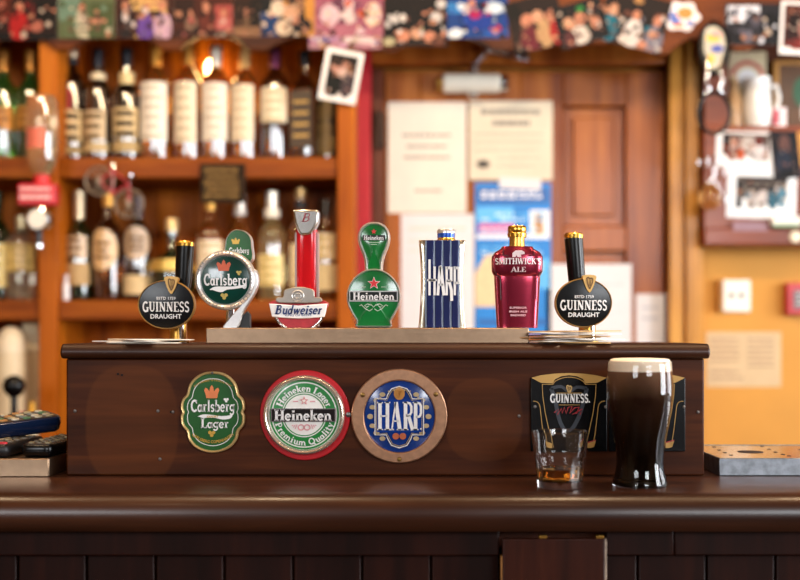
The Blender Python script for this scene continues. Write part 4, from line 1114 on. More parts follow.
t = plate('round blue plate in a broad copper ring, right of the green and red plates', 399.3, 415.5)
m = MB(); o = ell(0, 0, 47.8*s, 47*s, 80); m.ring(o, ell(.2*s, -.6*s, 35.2*s, 35.8*s, 80), -.009, 0); m.build('rim', cm('#c39474', .34, .8, var=.14, scale=120), t, bevel=.0016, smooth=40, label='broad copper ring')
m = MB(); m.dome(ell(.2*s, -.6*s, 36*s, 36.6*s, 72), -.004, .0045); f = m.build('face', cm('#10357c', .15, coat=.6, var=.05), t, smooth=40, label='blue domed face')
yh = -.0082
zz0 = -.6*s
m = MB()
o1 = [(-24.5,18),(-13,18),(-12,22),(-8,28),(0,30.5),(8,28),(12,22),(13,18),(24.5,18),(24.5,-18.5),(13,-18.5),(12,-22),(8,-29),(0,-31.5),(-8,-29),(-12,-22),(-13,-18.5),(-24.5,-18.5)]
o1 = [(x*s, zz0+z*s) for x, z in o1]
m.ring(o1, inset(o1, .0011), yh-.0012, yh+.003); m.build('crest_border', M_letter, f)
m = MB(); i2 = inset(o1, .0024); m.ring(i2, inset(i2, .0006), yh-.0012, yh+.003)
for a, b_ in ((-1, 1), (1, 1)):
    for k in range(5):
        ang = math.radians(20+17*k) if a > 0 else math.radians(160-17*k)
        u, v = 28.5*math.cos(ang), 28.5*math.sin(ang)
        for sg in (1, -1):
            if abs(u) > 12.5: m.prism(ell(u*s, zz0+sg*v*s*.95, 3.0*s, 2.2*s, 10), yh+.0006, yh+.004)
for sg in (-1, 1): m.prism(ell(sg*29*s, zz0, 3.0*s, 2.6*s, 10), yh+.0006, yh+.004)

for k in range(9):
    if k != 4:
        a = math.radians(38+13*k); ribbon(m, [(23*s*math.cos(a), zz0+6*s+20*s*math.sin(a)), (24.6*s*math.cos(a), zz0+6*s+22*s*math.sin(a))], .0016, yh-.0012, yh+.002, lambda a, b: (a, b))
m.build('gold_ornament', cm('#b9a37c', .4, .3), f)
m = MB(); m.box(-23.4*s, 23.4*s, yh-.0004, yh+.004, zz0-15.4*s, zz0+17*s); pn = m.build('name_panel', cm('#123a8a', .2, coat=.5), f, label='square blue name panel')
m = MB(); 
def K_(pts_, w): ribbon(m, [(x*s, zz0+.6*s+z*s) for x, z in pts_], w*s, yh-.0016, yh-.0003, lambda a, b: (a, b))
for x in (-19.2, -11.8): K_([(x,-14),(x,14)], 3.5); K_([(x-2.9,13.4),(x+2.9,13.4)], 1.2); K_([(x-2.9,-13.4),(x+2.9,-13.4)], 1.2)
K_([(-19,0),(-12,0)], 1.3)
K_([(-7.4,-13.6),(-3.6,14)], 1.5); K_([(-3.4,14),(.6,-14)], 3.7); K_([(-6.4,-5),(-.6,-5)], 1.2); K_([(-9,-13.4),(-5.4,-13.4)], 1.2); K_([(-2.4,-13.4),(3,-13.4)], 1.2)
K_([(6.2,-14),(6.2,14)], 3.5); K_([(3.4,13.4),(8,13.4)], 1.2); K_([(3.6,-13.4),(9,-13.4)], 1.2); K_([(7,13.3),(10.4,12.6),(12,9.6),(12,4),(10.4,1),(7,.3)], 2.4); K_([(9,.6),(13.4,-14)], 3.4)
K_([(16.2,-14),(16.2,14)], 3.5); K_([(13.4,13.4),(18,13.4)], 1.2); K_([(13.6,-13.4),(19,-13.4)], 1.2); K_([(17,13.3),(20.2,12.6),(21.6,9.4),(21.6,3),(20.2,-.4),(17,-1)], 2.4)
K_([(21.4,-13.4),(21.4,-12)], 1.4); m.build('lettering', M_letter, f)
m = MB(); emblem_harp(m, 0, zz0+23*s, 6*s, 8*s, yh-.0022, yh-.001); m.prism(ell(0, zz0+23*s, 5.4*s, 6.4*s, 24), yh-.001, yh+.003); m.build('harp_emblem', cm('#b9803c', .4, .3), f)
m = MB()
for sg in (-1, 1): m.prism(ell(sg*3.5*s, zz0-19.5*s, 3.3*s, 3.2*s, 20), yh-.0012, yh+.003)
m.build('medal', cm('#b05a34', .4), f)
for (u, v) in ((-36.3, 21), (36.3, 21.5), (0, -43)):
    MB().lathe([(0,0),(.0032,0),(.0026,.0014),(0,.0018)], 14, M=Matrix.Translation((u*s, -.009, v*s)) @ Matrix.Rotation(PI/2, 4, 'X')).build('screw', cm('#8a6a3a', .3, .9), t)

# black pint-shaped signs
def black_sign(label, u0, full=True):
    t = thing('beer_sign', label, 'sign', (X(u0, YP), YP, Z(413, YP)))
    k = s*95/612*1.0
    def C_(l): return [((x-281)*k, -((z/6.44+368)-413)*s) for x, z in l]
    o = C_([(35,62),(100,44),(190,34),(281,30),(370,34),(450,44),(525,62),(525,535),(35,535)])
    m = MB(); m.prism(o, -.005, 0); b = m.build('board', M_black, t, bevel=.0008)
    m = MB(); m.prism(C_([(38,62),(100,45),(190,35),(281,31),(370,35),(450,45),(522,62),(460,94),(385,98),(370,70),(330,52),(281,46),(230,52),(190,72),(176,98),(100,94)]), -.0056, -.004); m.build('gold_top', M_goldpaint, t, label='gold arched top')
    m = MB(); w_ = .0008
    for sg in (1, -1):
        def R(l): return [(x if sg == 1 else 562-x, z) for x, z in l]
        ribbon(m, C_(R([(176,104),(108,104),(112,180),(128,290),(152,400),(165,470),(175,510)])), w_, -.0056, -.004, lambda a, b: (a, b))
        ribbon(m, catmull(C_(R([(50,212),(75,216),(92,240),(100,300),(112,400),(128,500)])), 3, False), w_, -.0056, -.004, lambda a, b: (a, b))
        m.prism(C_(R([(398,482),(452,468),(440,505),(420,512),(398,512)])), -.0056, -.004)
    ar = catmull(C_([(176,104),(195,82),(235,64),(281,58),(327,64),(367,82),(386,104)]), 4, False)
    ribbon(m, ar, w_, -.0056, -.004, lambda a, b: (a, b))
    ribbon(m, C_([(200,160),(362,160)]), .0008, -.0056, -.004, lambda a, b: (a, b)); ribbon(m, C_([(215,236),(350,236)]), .0006, -.0056, -.004, lambda a, b: (a, b))
    m.build('gold_lines', M_goldpaint, t)
    m = MB(); ribbon(m, C_([(398,478),(452,462)]), .0010, -.0058, -.004, lambda a, b: (a, b)); m.build('red_line', cm('#b03038', .5), t)
    m = MB(); ribbon(m, catmull(C_([(165,130),(190,200),(215,320),(250,395),(281,395)]), 3, False), .0050, -.0053, -.004, lambda a, b: (a, b)); ribbon(m, catmull(C_([(395,130),(375,210),(345,310),(300,390),(270,398)]), 3, False), .0050, -.0053, -.004, lambda a, b: (a, b)); ribbon(m, catmull(C_([(165,130),(230,118),(281,150),(330,122),(395,130)]), 3, False), .0040, -.0053, -.004, lambda a, b: (a, b)); m.build('grey_harp', cm('#2c3038', .45), t, label='faint grey harp')
    c = C_([(281,193)])[0]; m = MB(); write(m, 'GUINNESS.', c[0]+1*s, c[1], 40*s, 8.8*s, -.0060, -.0050, bold=1.15); m.build('lettering', M_letter, t)
    c = C_([(281,136)])[0]; m = MB(); emblem_harp(m, c[0], c[1], 6*s, 8.5*s, -.0062, -.005); m.build('harp_emblem', cm('#c9a468', .4, .3), t)
    m = MB(); rnd = random.Random(3); pp = C_([(185,285),(215,262),(205,300),(232,258),(236,290),(250,250),(262,292),(275,252),(300,245),(285,290),(315,255),(345,250),(330,290),(300,298),(365,262),(350,300)])
    ribbon(m, pp, .0011, -.0058, -.005, lambda a, b: (a, b)); m.build('red_script', cm('#a01e24', .5), t)
    for sg in (1, -1):
        c = C_([((62 if sg == 1 else 515), 248)])[0]
        MB().lathe([(0,0),(.0022,0),(.0018,.001),(0,.0014)], 12, M=Matrix.Translation((c[0], -.005, c[1])) @ Matrix.Rotation(PI/2, 4, 'X')).build('screw', M_screw, t)
    return t
black_sign('black sign with gold arch on the plinth, behind the whiskey tumbler', 568.5)
black_sign('black sign with gold arch on the plinth, mostly hidden behind the pint', 646.5)

# ------------------------------------------------------------------ beer mats
rnd = random.Random(11)
def mat_shape(mats_, bend=0.0):
    m = MB(); o = rrect(-.0465, .0465, -.0465, .0465, .008, 4)
    m.slab(o, 0, .0013); m.mi = 1; m.slab(rrect(-.036, .036, -.036, .036, .006, 4), .0013, .0014)
    return m.build('beer_mat', mats_, bevel=.0003)
edge = [cm('#e6dccb', .8, var=.05), cm('#c9a06a', .8, var=.1), cm('#efe9de', .8, var=.03), cm('#9a7448', .8, var=.1)]
pr = cm('#8f8a80', .7)
first = {}
def beer_mat(i, x, y, z, rz, label, group, tilt=(0, 0)):
    k = i % 4
    if k not in first: o = first[k] = mat_shape([edge[k], pr])
    else: o = first[k].copy(); COL.objects.link(o)
    o.location = (x, y, z); o.rotation_euler = (tilt[0], tilt[1], rz)
    return tag(o, label, 'beer mat', group)
ordn = ['lowest', 'second from the bottom', 'third from the bottom', 'fourth from the bottom', 'fifth from the bottom', 'third from the top', 'second from the top', 'topmost']
offs = [(574, -8), (560, 20), (578, 38), (557, -30), (566, 12), (582, -20), (559, 8), (574, 30)]
for i, (u, a) in enumerate(offs):
    beer_mat([1, 0, 2, 3, 1, 2, 0, 1][i], X(u, 1.472), 1.474+rnd.uniform(-.004, .004), zc1+.0001+.0021*i+.0006, math.radians(a), 'beer mat, %s in the loose pile at the right-hand black tap' % ordn[i], 'beer mats piled by the right-hand black tap', (0, math.radians(.55*(-1)**i)))
for i, (u, a) in enumerate([(147, 4), (140, -24), (150, 30)]):
    beer_mat([0, 2, 0][i], X(u, 1.47), 1.474, zc1+.0001+.0020*i+.0004, math.radians(a), 'pale beer mat, %s of the three beside the left-hand black tap' % ['lowest', 'middle one', 'topmost'][i], 'beer mats beside the left-hand black tap', (0, math.radians(.35*(-1)**i)))
# ------------------------------------------------------------------ bottles
def glassm(h, tr=.9, rough=.03): return cm(h, rough, trans=tr, ior=1.45, var=0, coat=1.0, coat_ior=2.1)
G_green, G_dgreen = glassm('#4fa04a'), glassm('#20502a')
G_amber, G_brown, G_dark = glassm('#d58a3a'), glassm('#7a3f18'), glassm('#3a2216')
G_clear, G_pale = glassm('#f4ead2'), glassm('#eedda0')
def rows(m, r, z0, z1, n, w, rnd):
    for k in range(n):
        z = z1-(z1-z0)*(k+.6)/n; h = (z1-z0)/n*.26
        ww = w*rnd.uniform(.5, 1)
        m.arcband(r, z-h, z+h, -ww, ww, .0003, 6)
def bottle(label, loc, kind, group='bottles on the shelves', h=.305, r=.036, glass=None, lab=None, ink='#6a4a28', cap='#b98a3a', capl=.055, neck=None, shoulder=.60, oval=False, lz=(.10, .50), bands=3, lab2=None, square=False, stripe=None):
    t = thing('spirit_bottle', label, 'bottle', loc, (0, 0, random.uniform(-.25, .25)), group)
    nr = .0125
    zs = h*shoulder
    prof = [(0, .004), (r*.82, 0), (r*.97, .004), (r, .010), (r, zs)]
    for k in range(1, 8):
        u = k/7
        prof.append((r+(nr*1.08-r)*(.5-.5*math.cos(PI*u)), zs+h*.17*u))
    prof += [(nr, h*.90), (nr*1.18, h*.905), (nr*1.18, h*.935), (nr*.95, h*.94), (0, h*.94)]
    m = MB()
    if square: m.loft([(z, max(rr, .0005), max(rr, .0005)) for rr, z in prof[1:-1]], 32, 4)
    else: m.lathe(prof, 32)
    m.build('glass', glass, t, smooth=50)
    # capsule
    MB().lathe([(0, h-capl), (nr*1.14, h-capl), (nr*1.26, h*.93), (nr*1.26, h*.995), (nr*1.05, h), (0, h)], 24).build('capsule', cm(cap, .28, .55, var=.05), t)
    rnd = random.Random(hash(kind) % 1000 if False else sum(map(ord, kind)))
    if lab:
        a0 = 1.02; m = MB()
        z0, z1 = h*lz[0], h*lz[1]; rl = r+.0005
        if square: rl = r+.0012
        if square:
            m.box(-r*.86, r*.86, -rl-.0006, -r+.001, z0, z1); m.mi = 1
            for k in range(4): m.box(-r*.6, r*.6, -rl-.001, -rl, z0+(z1-z0)*(.18+.2*k), z0+(z1-z0)*(.23+.2*k))
        elif oval:
            n = 28; vs = []; o = ell(0, (z0+z1)/2, 1.05, (z1-z0)/2, n)
            vs = [(rl*math.sin(a), -rl*math.cos(a), z) for a, z in o] + [((rl+.0006)*math.sin(a), -(rl+.0006)*math.cos(a), z) for a, z in o]
            # strips keep the oval label on the curved glass
            cols = 16
            for k in range(cols):
                aa, ab = -1.05+2.1*k/cols, -1.05+2.1*(k+1)/cols
                hh = (z1-z0)/2*math.sqrt(max(.02, 1-((aa+ab)/2/1.05)**2)); m.arcband(rl, (z0+z1)/2-hh, (z0+z1)/2+hh, aa, ab, .0006, 2)
            m.mi = 1; rows(m, rl+.0006, z0+.25*(z1-z0), z1-.25*(z1-z0), bands, .7, rnd)
        else:
            m.arcband(rl, z0, z1, -a0, a0); m.mi = 1; rows(m, rl+.0006, z0, z1, bands, .75, rnd)
        m.build('front_label', [cm(lab, .45, var=.05, scale=25, coat=.6), cm(ink, .6, .2, var=0)], t, smooth=60)
    if lab2:
        m = MB(); m.arcband(r+.0005, h*lab2[0], h*lab2[1], -1.25, 1.25); m.build('lower_label', cm(lab2[2], .6, var=.05), t, smooth=60)
    if neck:
        m = MB(); m.arcband(nr*1.22 if neck[0] > .78 else nr*1.6, h*neck[0], h*neck[1], -PI*.95, PI*.95, .0008, 24); m.build('neck_label', cm(neck[2], .5, .1, var=.05), t, smooth=60)
    if stripe:
        m = MB(); m.box(-.004, .004, -r-.0009, -r+.002, h*.30, h*.62); m.build('ribbon', cm(stripe, .5), t)
    return t
YBt = 2.945
GU, GL = 'bottles on the upper shelf', 'bottles on the lower shelf'
def up(px_, label, **k): bottle(label, (X(px_, YBt), YBt, zt[0]), label, GU, **k)
def lo(px_, label, y=YBt, **k): bottle(label, (X(px_, y), y, zt[2]), label, GL, **k)
up(4, 'green bottle with orange label at the left end of the upper shelf', glass=G_green, h=.300, r=.0385, lab='#c98a3a', lz=(.27,.47), cap='#c8873a', capl=.060, ink='#7a4a18')
up(31, 'green bottle with orange label on the upper shelf, just left of the post', glass=G_green, h=.300, r=.0385, lab='#c9903e', lz=(.27,.47), cap='#b97a30', capl=.060, ink='#7a4a18')
up(72, 'dark bottle with cork top, red ribbon and tan label, right of the upper post', glass=G_dark, h=.305, r=.0335, lab='#cdb382', lz=(.16,.44), cap='#cdb89a', capl=.03, stripe='#a8242a', lab2=(.06,.13,'#9c8458'), shoulder=.66, ink='#4a3a20', neck=(.85,.89,'#2a2428'))
up(98, 'dark bottle with pale neck band and tan label on the upper shelf', glass=G_dark, h=.300, r=.036, lab='#c9b08a', lz=(.18,.44), cap='#26242a', capl=.05, neck=(.68,.78,'#dccba8'), lab2=(.08,.16,'#bda678'), shoulder=.62, ink='#6a5636')
up(127, 'black bottle with dark cap and gold label on the upper shelf', glass=glassm('#1c120e'), h=.303, r=.0375, lab='#cfb583', lz=(.20,.46), cap='#1f2026', capl=.05, neck=(.66,.78,'#dcc490'), lab2=(.08,.17,'#b49a68'), shoulder=.57, ink='#3a2a16')
up(156, 'tall white-labelled whisky bottle with gold capsule, fourth right of the upper post', glass=G_amber, h=.312, r=.0405, lab='#efe6d6', lz=(.17,.66), cap='#c88a34', capl=.060, shoulder=.66, bands=6, ink='#cfc2ae')
up(188, 'cream-labelled whisky bottle with gold capsule, fifth right of the upper post', glass=G_amber, h=.315, r=.036, lab='#e9d9bd', lz=(.15,.66), cap='#c08436', capl=.060, shoulder=.66, bands=6, ink='#c9b99c')
up(216, 'whisky bottle with white label and white capsule, in front of the bare bulb', glass=G_amber, h=.310, r=.0375, lab='#efe6d6', lz=(.17,.66), cap='#e6dccb', capl=.065, shoulder=.66, bands=6, ink='#d2c4b0')
up(245, 'cream-labelled bottle with orange capsule just right of the bare bulb on the upper shelf', glass=G_amber, h=.303, r=.036, lab='#ecdcc0', lz=(.17,.66), cap='#c4965a', capl=.055, shoulder=.66, bands=6, ink='#d6c4a6')
up(275, 'bottle with short cream label and purple capsule on the upper shelf', glass=G_brown, h=.306, r=.039, lab='#efe2c6', lz=(.33,.63), cap='#6e2c50', capl=.06, shoulder=.66, bands=4, ink='#cdbb98')
up(305, 'square dark bottle with gilt lines and black cap on the upper shelf', glass=G_brown, h=.295, r=.035, lab='#463420', lz=(.12,.62), cap='#1c1a1c', capl=.04, shoulder=.62, square=True, ink='#c9a45c')
bottle('dark gilt-lined bottle half hidden by the tilted snapshot, right end of the upper shelf', (X(329, 2.985), 2.985, zt[0]), 'q', GU, glass=G_dark, h=.285, r=.033, lab='#3a2c1a', lz=(.08,.60), cap='#5a3018', capl=.04, bands=9, ink='#a8884a')
lo(-3, 'green bottle with yellow label at the far left of the lower shelf', glass=G_dgreen, h=.290, r=.0365, lab='#e0c878', lz=(.12,.52), cap='#2a3a2a', capl=.05, ink='#8a6a2a')
lo(22, 'clear squat bottle with pale yellow label left of the lower post', glass=G_clear, h=.225, r=.043, lab='#e6c878', lz=(.34,.66), cap='#d8c9a0', capl=.045, shoulder=.70, bands=4, ink='#b99650')
lo(79, 'green bottle with two tan labels, first right of the post on the lower shelf', glass=G_dgreen, h=.292, r=.0365, lab='#c4a780', lz=(.38,.58), cap='#d8c3a0', capl=.075, lab2=(.14,.34,'#b89a6a'), shoulder=.58, ink='#6a5030')
lo(108, 'dark brown bottle with an oval tan label on the lower shelf', glass=G_brown, h=.285, r=.0395, lab='#d3ad78', lz=(.28,.66), cap='#d39a48', capl=.035, shoulder=.62, oval=True, ink='#7a5632')
lo(138, 'dark bottle with an oval grey label and cream lower band on the lower shelf', glass=G_dark, h=.280, r=.037, lab='#b89a78', lz=(.38,.70), cap='#3a3038', capl=.06, lab2=(.06,.24,'#d9c090'), shoulder=.62, oval=True, ink='#6a5038')
lo(210, 'bottle with cream label and gold cap behind the round green tap', glass=G_amber, h=.285, r=.038, lab='#ead6b4', lz=(.12,.56), cap='#d8a04a', capl=.045, bands=5, ink='#c8b088')
lo(240, 'amber bottle with white cap behind the green tap handle on the lower shelf', glass=G_amber, h=.283, r=.034, lab='#e8cfa4', lz=(.12,.50), cap='#e6dcd2', capl=.04, bands=5, ink='#c8b088', neck=(.80,.86,'#e6e0da'))
lo(272, 'clear bottle with white cap and yellow label left of the red column tap', glass=G_pale, h=.290, r=.038, lab='#ecd592', lz=(.13,.42), cap='#efe6d2', capl=.045, bands=4, ink='#c4a860', neck=(.76,.84,'#f0e8d8'))
lo(301, 'bottle with a brown cap directly behind the red column tap', glass=G_amber, h=.298, r=.036, lab='#e6cfa0', lz=(.12,.50), cap='#caa46a', capl=.03, bands=5, ink='#c4a870', neck=(.82,.88,'#20242c'))
lo(326, 'bottle with two cream labels and dark cap at the right end of the lower shelf', glass=G_amber, h=.268, r=.0355, lab='#ecd5a0', lz=(.40,.66), cap='#3a3026', capl=.045, lab2=(.10,.36,'#e6d09a'), bands=3, ink='#c8ac70')
# round squat liqueur bottle behind the left black tap
t = thing('liqueur_bottle', 'squat round dark green bottle with a gold band, behind the left black tap', 'bottle', (X(172, YBt), YBt, zt[2]), (0,0,0), GL)
MB().lathe([(0,.004),(.034,0),(.045,.008),(.058,.03),(.064,.06),(.060,.09),(.044,.112),(.022,.124),(.014,.135),(.0135,.175),(.016,.177),(.016,.186),(0,.186)], 36).build('glass', G_dgreen, t, smooth=50)
m = MB(); 
for k in range(5):
    z = .078+.006*k; rr = .0637-.0008*k*k*.6-.0006*k
    m.arcband(rr+.0010, z, z+.0062, -1.3, 1.3, .0006, 20)
m.build('gold_band', cm('#d9b25a', .35, .5), t, smooth=60)
MB().lathe([(0,.184),(.0165,.184),(.0165,.215),(.014,.219),(0,.22)], 20).build('stopper', cm('#e6c890', .3, .4), t)
t = thing('small_bottle', 'tiny white-capped bottle leaning beside the lower post', 'bottle', (X(66, 2.87), 2.872, zt[2]))
MB().lathe([(0,0),(.008,0),(.0085,.003),(.0085,.040),(.005,.048),(.005,.052),(0,.052)], 18).build('body', cm('#e8e6ea', .3, coat=.3), t)
MB().lathe([(0,.050),(.0062,.050),(.0062,.066),(0,.067)], 18).build('cap', cm('#cfc4c8', .3), t)
# bare bulb at the back of the upper shelf
t = thing('shelf_bulb', 'small glowing bare bulb behind the bottles on the upper shelf', 'lamp', (X(213, 3.04), 3.04, Z(70, 3.04)))
MB().tube([(0, .046, .0), (0, .022, 0)], .014, 16).build('lamp_holder', M_brass, t)
em = bpy.data.materials.new('warm_glow'); em.use_nodes = True
b = em.node_tree.nodes['Principled BSDF']; b.inputs['Emission Color'].default_value = (1, .62, .22, 1); b.inputs['Emission Strength'].default_value = 24
MB().loft([(-.030, .004, .004), (-.024, .014, .014), (-.008, .021, .021), (.008, .022, .022), (.024, .016, .016), (.032, .005, .005)], 20).build('bulb', em, t, smooth=80)

# spirit measure on the post
yo = 2.765
t = thing('spirit_optic', 'upside-down bottle in a red spirit measure hung on the shelf post', 'spirit dispenser', (X(42, yo), yo, Z(195, yo)))
so_ = yo/F
zb = lambda v: (195-v)*so_
MB().lathe([(0, zb(182)), (.017, zb(182)), (.0185, zb(176)), (.030, zb(168)), (.0375, zb(158)), (.0375, zb(103)), (.034, zb(97)), (0, zb(95))], 32).build('bottle', glassm('#f6e2bc'), t, smooth=50, label='clear upturned bottle')
m = MB(); m.arcband(.038, zb(150), zb(130), -.9, .5); m.build('bottle_label', cm('#d87058', .5, var=.1), t, smooth=60)
MB().lathe([(0, zb(186)), (.020, zb(186)), (.020, zb(176)), (.012, zb(174)), (0, zb(174))], 24).build('bottle_neck_collar', cm('#cf2a2c', .4), t)
m = MB(); m.box(-22*so_, 16*so_, -.022, .018, zb(206), zb(184)); rb = m.build('brand_block', cm('#c41f2a', .35, coat=.3), t, bevel=.005, label='red block')
m = MB()
rnd = random.Random(4)
for v, h_ in ((190, 3), (198, 4)):
    a = -19
    while a < 11:
        b_ = a+rnd.uniform(2.5, 4.5); m.box(a*so_, (b_-.8)*so_, -.0232, -.0218, zb(v+h_/2), zb(v-h_/2)); a = b_
m.build('lettering', cm('#f0c8c4', .5), rb)
MB().lathe([(0,0),(12.3*so_,0),(12.3*so_,.022),(9.8*so_,.024),(9.8*so_,.021),(0,.021)], 32, M=Matrix.Translation((-1.5*so_, -.002, zb(220))) @ Matrix.Rotation(PI/2, 4, 'X')).build('measure_ring', M_chrome, t)
MB().lathe([(0,.0212),(9.6*so_,.0212),(9*so_,.0226),(0,.023)], 32, M=Matrix.Translation((-1.5*so_, -.002, zb(220))) @ Matrix.Rotation(PI/2, 4, 'X')).build('measure_dial', M_white, t)
MB().tube([(-1.5*so_, -.010, zb(231)), (-1.5*so_, -.010, zb(244))], .008, 14).build('spout', cm('#2a2a2e', .3), t)
MB().lathe([(0,0),(.0105,0),(.0105,.008),(0,.008)], 16, (-1.5*so_, -.010, zb(248))).build('nozzle', M_chrome, t)
MB().box(-.012, .012, .016, YS-.012-yo, zb(204), zb(188)).build('wall_bracket', M_chrome, t, bevel=.002)

# bicycle ornament
yc = 2.83
t = thing('bicycle_ornament', 'small wire bicycle with a red frame hung on the edge of the upper shelf', 'ornament', (X(115, yc), yc, Z(192, yc)))
sc_ = yc/F
def b2(u, v, y=0): return ((u-115)*sc_, y, (192-v)*sc_)
for (u, v) in ((99.5, 181), (129, 203.5)):
    w = MB(); w.tube([(b2(u, v)[0]+14.2*sc_*math.cos(2*PI*k/32), 0, b2(u, v)[2]+14.2*sc_*math.sin(2*PI*k/32)) for k in range(32)], .0026, 8, True)
    wo = w.build('wheel', cm('#8f8272', .4, .6), t)
    w = MB()
    for k in range(8):
        a = PI*k/8; c_, s__ = math.cos(a)*14*sc_, math.sin(a)*14*sc_; w.tube([(b2(u, v)[0]-c_, 0, b2(u, v)[2]-s__), (b2(u, v)[0]+c_, 0, b2(u, v)[2]+s__)], .0009, 6)
    w.tube([(b2(u, v)[0], -.007, b2(u, v)[2]), (b2(u, v)[0], .007, b2(u, v)[2])], .004, 10)
    w.build('spokes', cm('#a08e78', .4, .6), wo)
w = MB()
for a, c_ in (((99.5,181),(113,170)), ((113,170),(129,184)), ((129,184),(129,203.5)), ((113,170),(112,194)), ((112,194),(99.5,181)), ((112,194),(129,184)), ((113,170),(111,164))): w.tube([b2(*a), b2(*c_)], .0028, 8)
w.build('frame', cm('#b0303a', .35, coat=.3), t, label='red frame')
w = MB(); w.tube([b2(129,184), b2(133,176), b2(136,174)], .0022, 8); w.tube([b2(133,176,-.02), b2(133,176,.014)], .0022, 8); w.build('handlebars', M_chrome, t)
w = MB(); w.loft([(0, .004, .003), (.004, .010, .006), (.007, .004, .003)], 16, 2, b2(110.5, 164)); w.build('saddle', cm('#2a1a14', .5), t)
w = MB(); w.tube([b2(113,170), b2(114,162,.004), (b2(114,0)[0], YS-yc, b2(0,160)[2])], .0010, 6); w.build('hanging_wire', M_chrome, t)

# plaque on the shelf edge
t = thing('shelf_plaque', 'dark plaque with gold lettering hung at the edge of the upper shelf', 'plaque', (X(222, 2.84), 2.845, Z(183, 2.845)))
s2 = 2.845/F
MB().box(-22*s2, 23*s2, -.006, .0045, -20*s2, 19.5*s2).build('board', cm('#2a1c0e', .6, var=.2, scale=30, spec=.15), t, bevel=.003)
m = MB(); rnd = random.Random(9)
for k, v in enumerate((13, 6.5, 0, -6.5, -13)):
    a = -16 if k % 2 else -18
    while a < 15:
        b_ = a+rnd.uniform(3, 6); ribbon(m, [(a*s2, (v-2)*s2), ((a+b_)/2*s2, (v+2.2)*s2), ((b_-1)*s2, (v-2)*s2)], .0032, -.0072, -.0058, lambda a, b: (a, b)); a = b_
m.build('gold_scrollwork', cm('#9a7638', .5, .2), t)

# ------------------------------------------------------------------ things under the lower shelf at the left
zb_ = 1.0
def on(px_, y): return (X(px_, y), y, zb_)
t = thing('storage_box', 'cream cardboard box under the lower shelf, left of the post', 'box', (X(33, 2.93), 2.93, zb_))
w_, h_ = 9*2.93/F, Z(318, 2.93)-zb_
MB().box(-w_, w_*1.1, 0, .11, 0, h_-.07).build('carton', cm('#c9ad84', .7, var=.05), t, bevel=.002)
MB().box(-w_*1.15, w_*1.25, -.005, .115, h_-.088, h_).build('lid', cm('#e0caa2', .7, var=.05), t, bevel=.002)
t = thing('ceramic_jar', 'round white ceramic jar on the back counter at the far left', 'jar', (X(11, 2.88), 2.88, zb_))
r_ = 16*2.88/F; h_ = Z(352, 2.88)-zb_
MB().lathe([(0,0),(r_*.9,0),(r_,.01),(r_,h_*.85),(r_*.94,h_),(0,h_)], 32).build('jar_body', cm('#dcc8a4', .4, var=.04), t)
MB().lathe([(0,h_),(r_*.95,h_),(r_*.9,h_+.03),(r_*.6,h_+.055),(.01,h_+.065),(0,h_+.066)], 32).build('lid', cm('#e3d2b4', .4, var=.04), t)
t = thing('pump_handle', 'black round-knobbed pump handle standing on the back counter', 'pump handle', on(14, 2.66))
MB().tube([(0,0,0),(0,0,Z(392, 2.66)-zb_)], .008, 14).build('stem', M_blackm, t)
MB().lathe([(0,-.026),(.012,-.026),(.024,-.012),(.027,.002),(.022,.017),(.008,.025),(0,.026)], 24, (0,0,Z(386, 2.66)-zb_)).build('knob', M_black, t, smooth=60)
for u, c, lab_ in ((22, '#c8463a', 'small bottle with a red cap on the back counter'), (32, '#e0a428', 'small bottle with a yellow cap on the back counter')):
    t = thing('sauce_bottle', lab_, 'bottle', on(u, 2.64))
    hh = Z(402 if u == 32 else 412, 2.64)-zb_
    MB().lathe([(0,0),(.011,0),(.012,.004),(.012,hh*.6),(.006,hh*.8),(0,hh*.8)], 18).build('body', cm('#e8d8b8', .3, coat=.3), t)
    MB().lathe([(0,hh*.78),(.008,hh*.78),(.006,hh),(0,hh)], 16).build('cap', cm(c, .4), t)

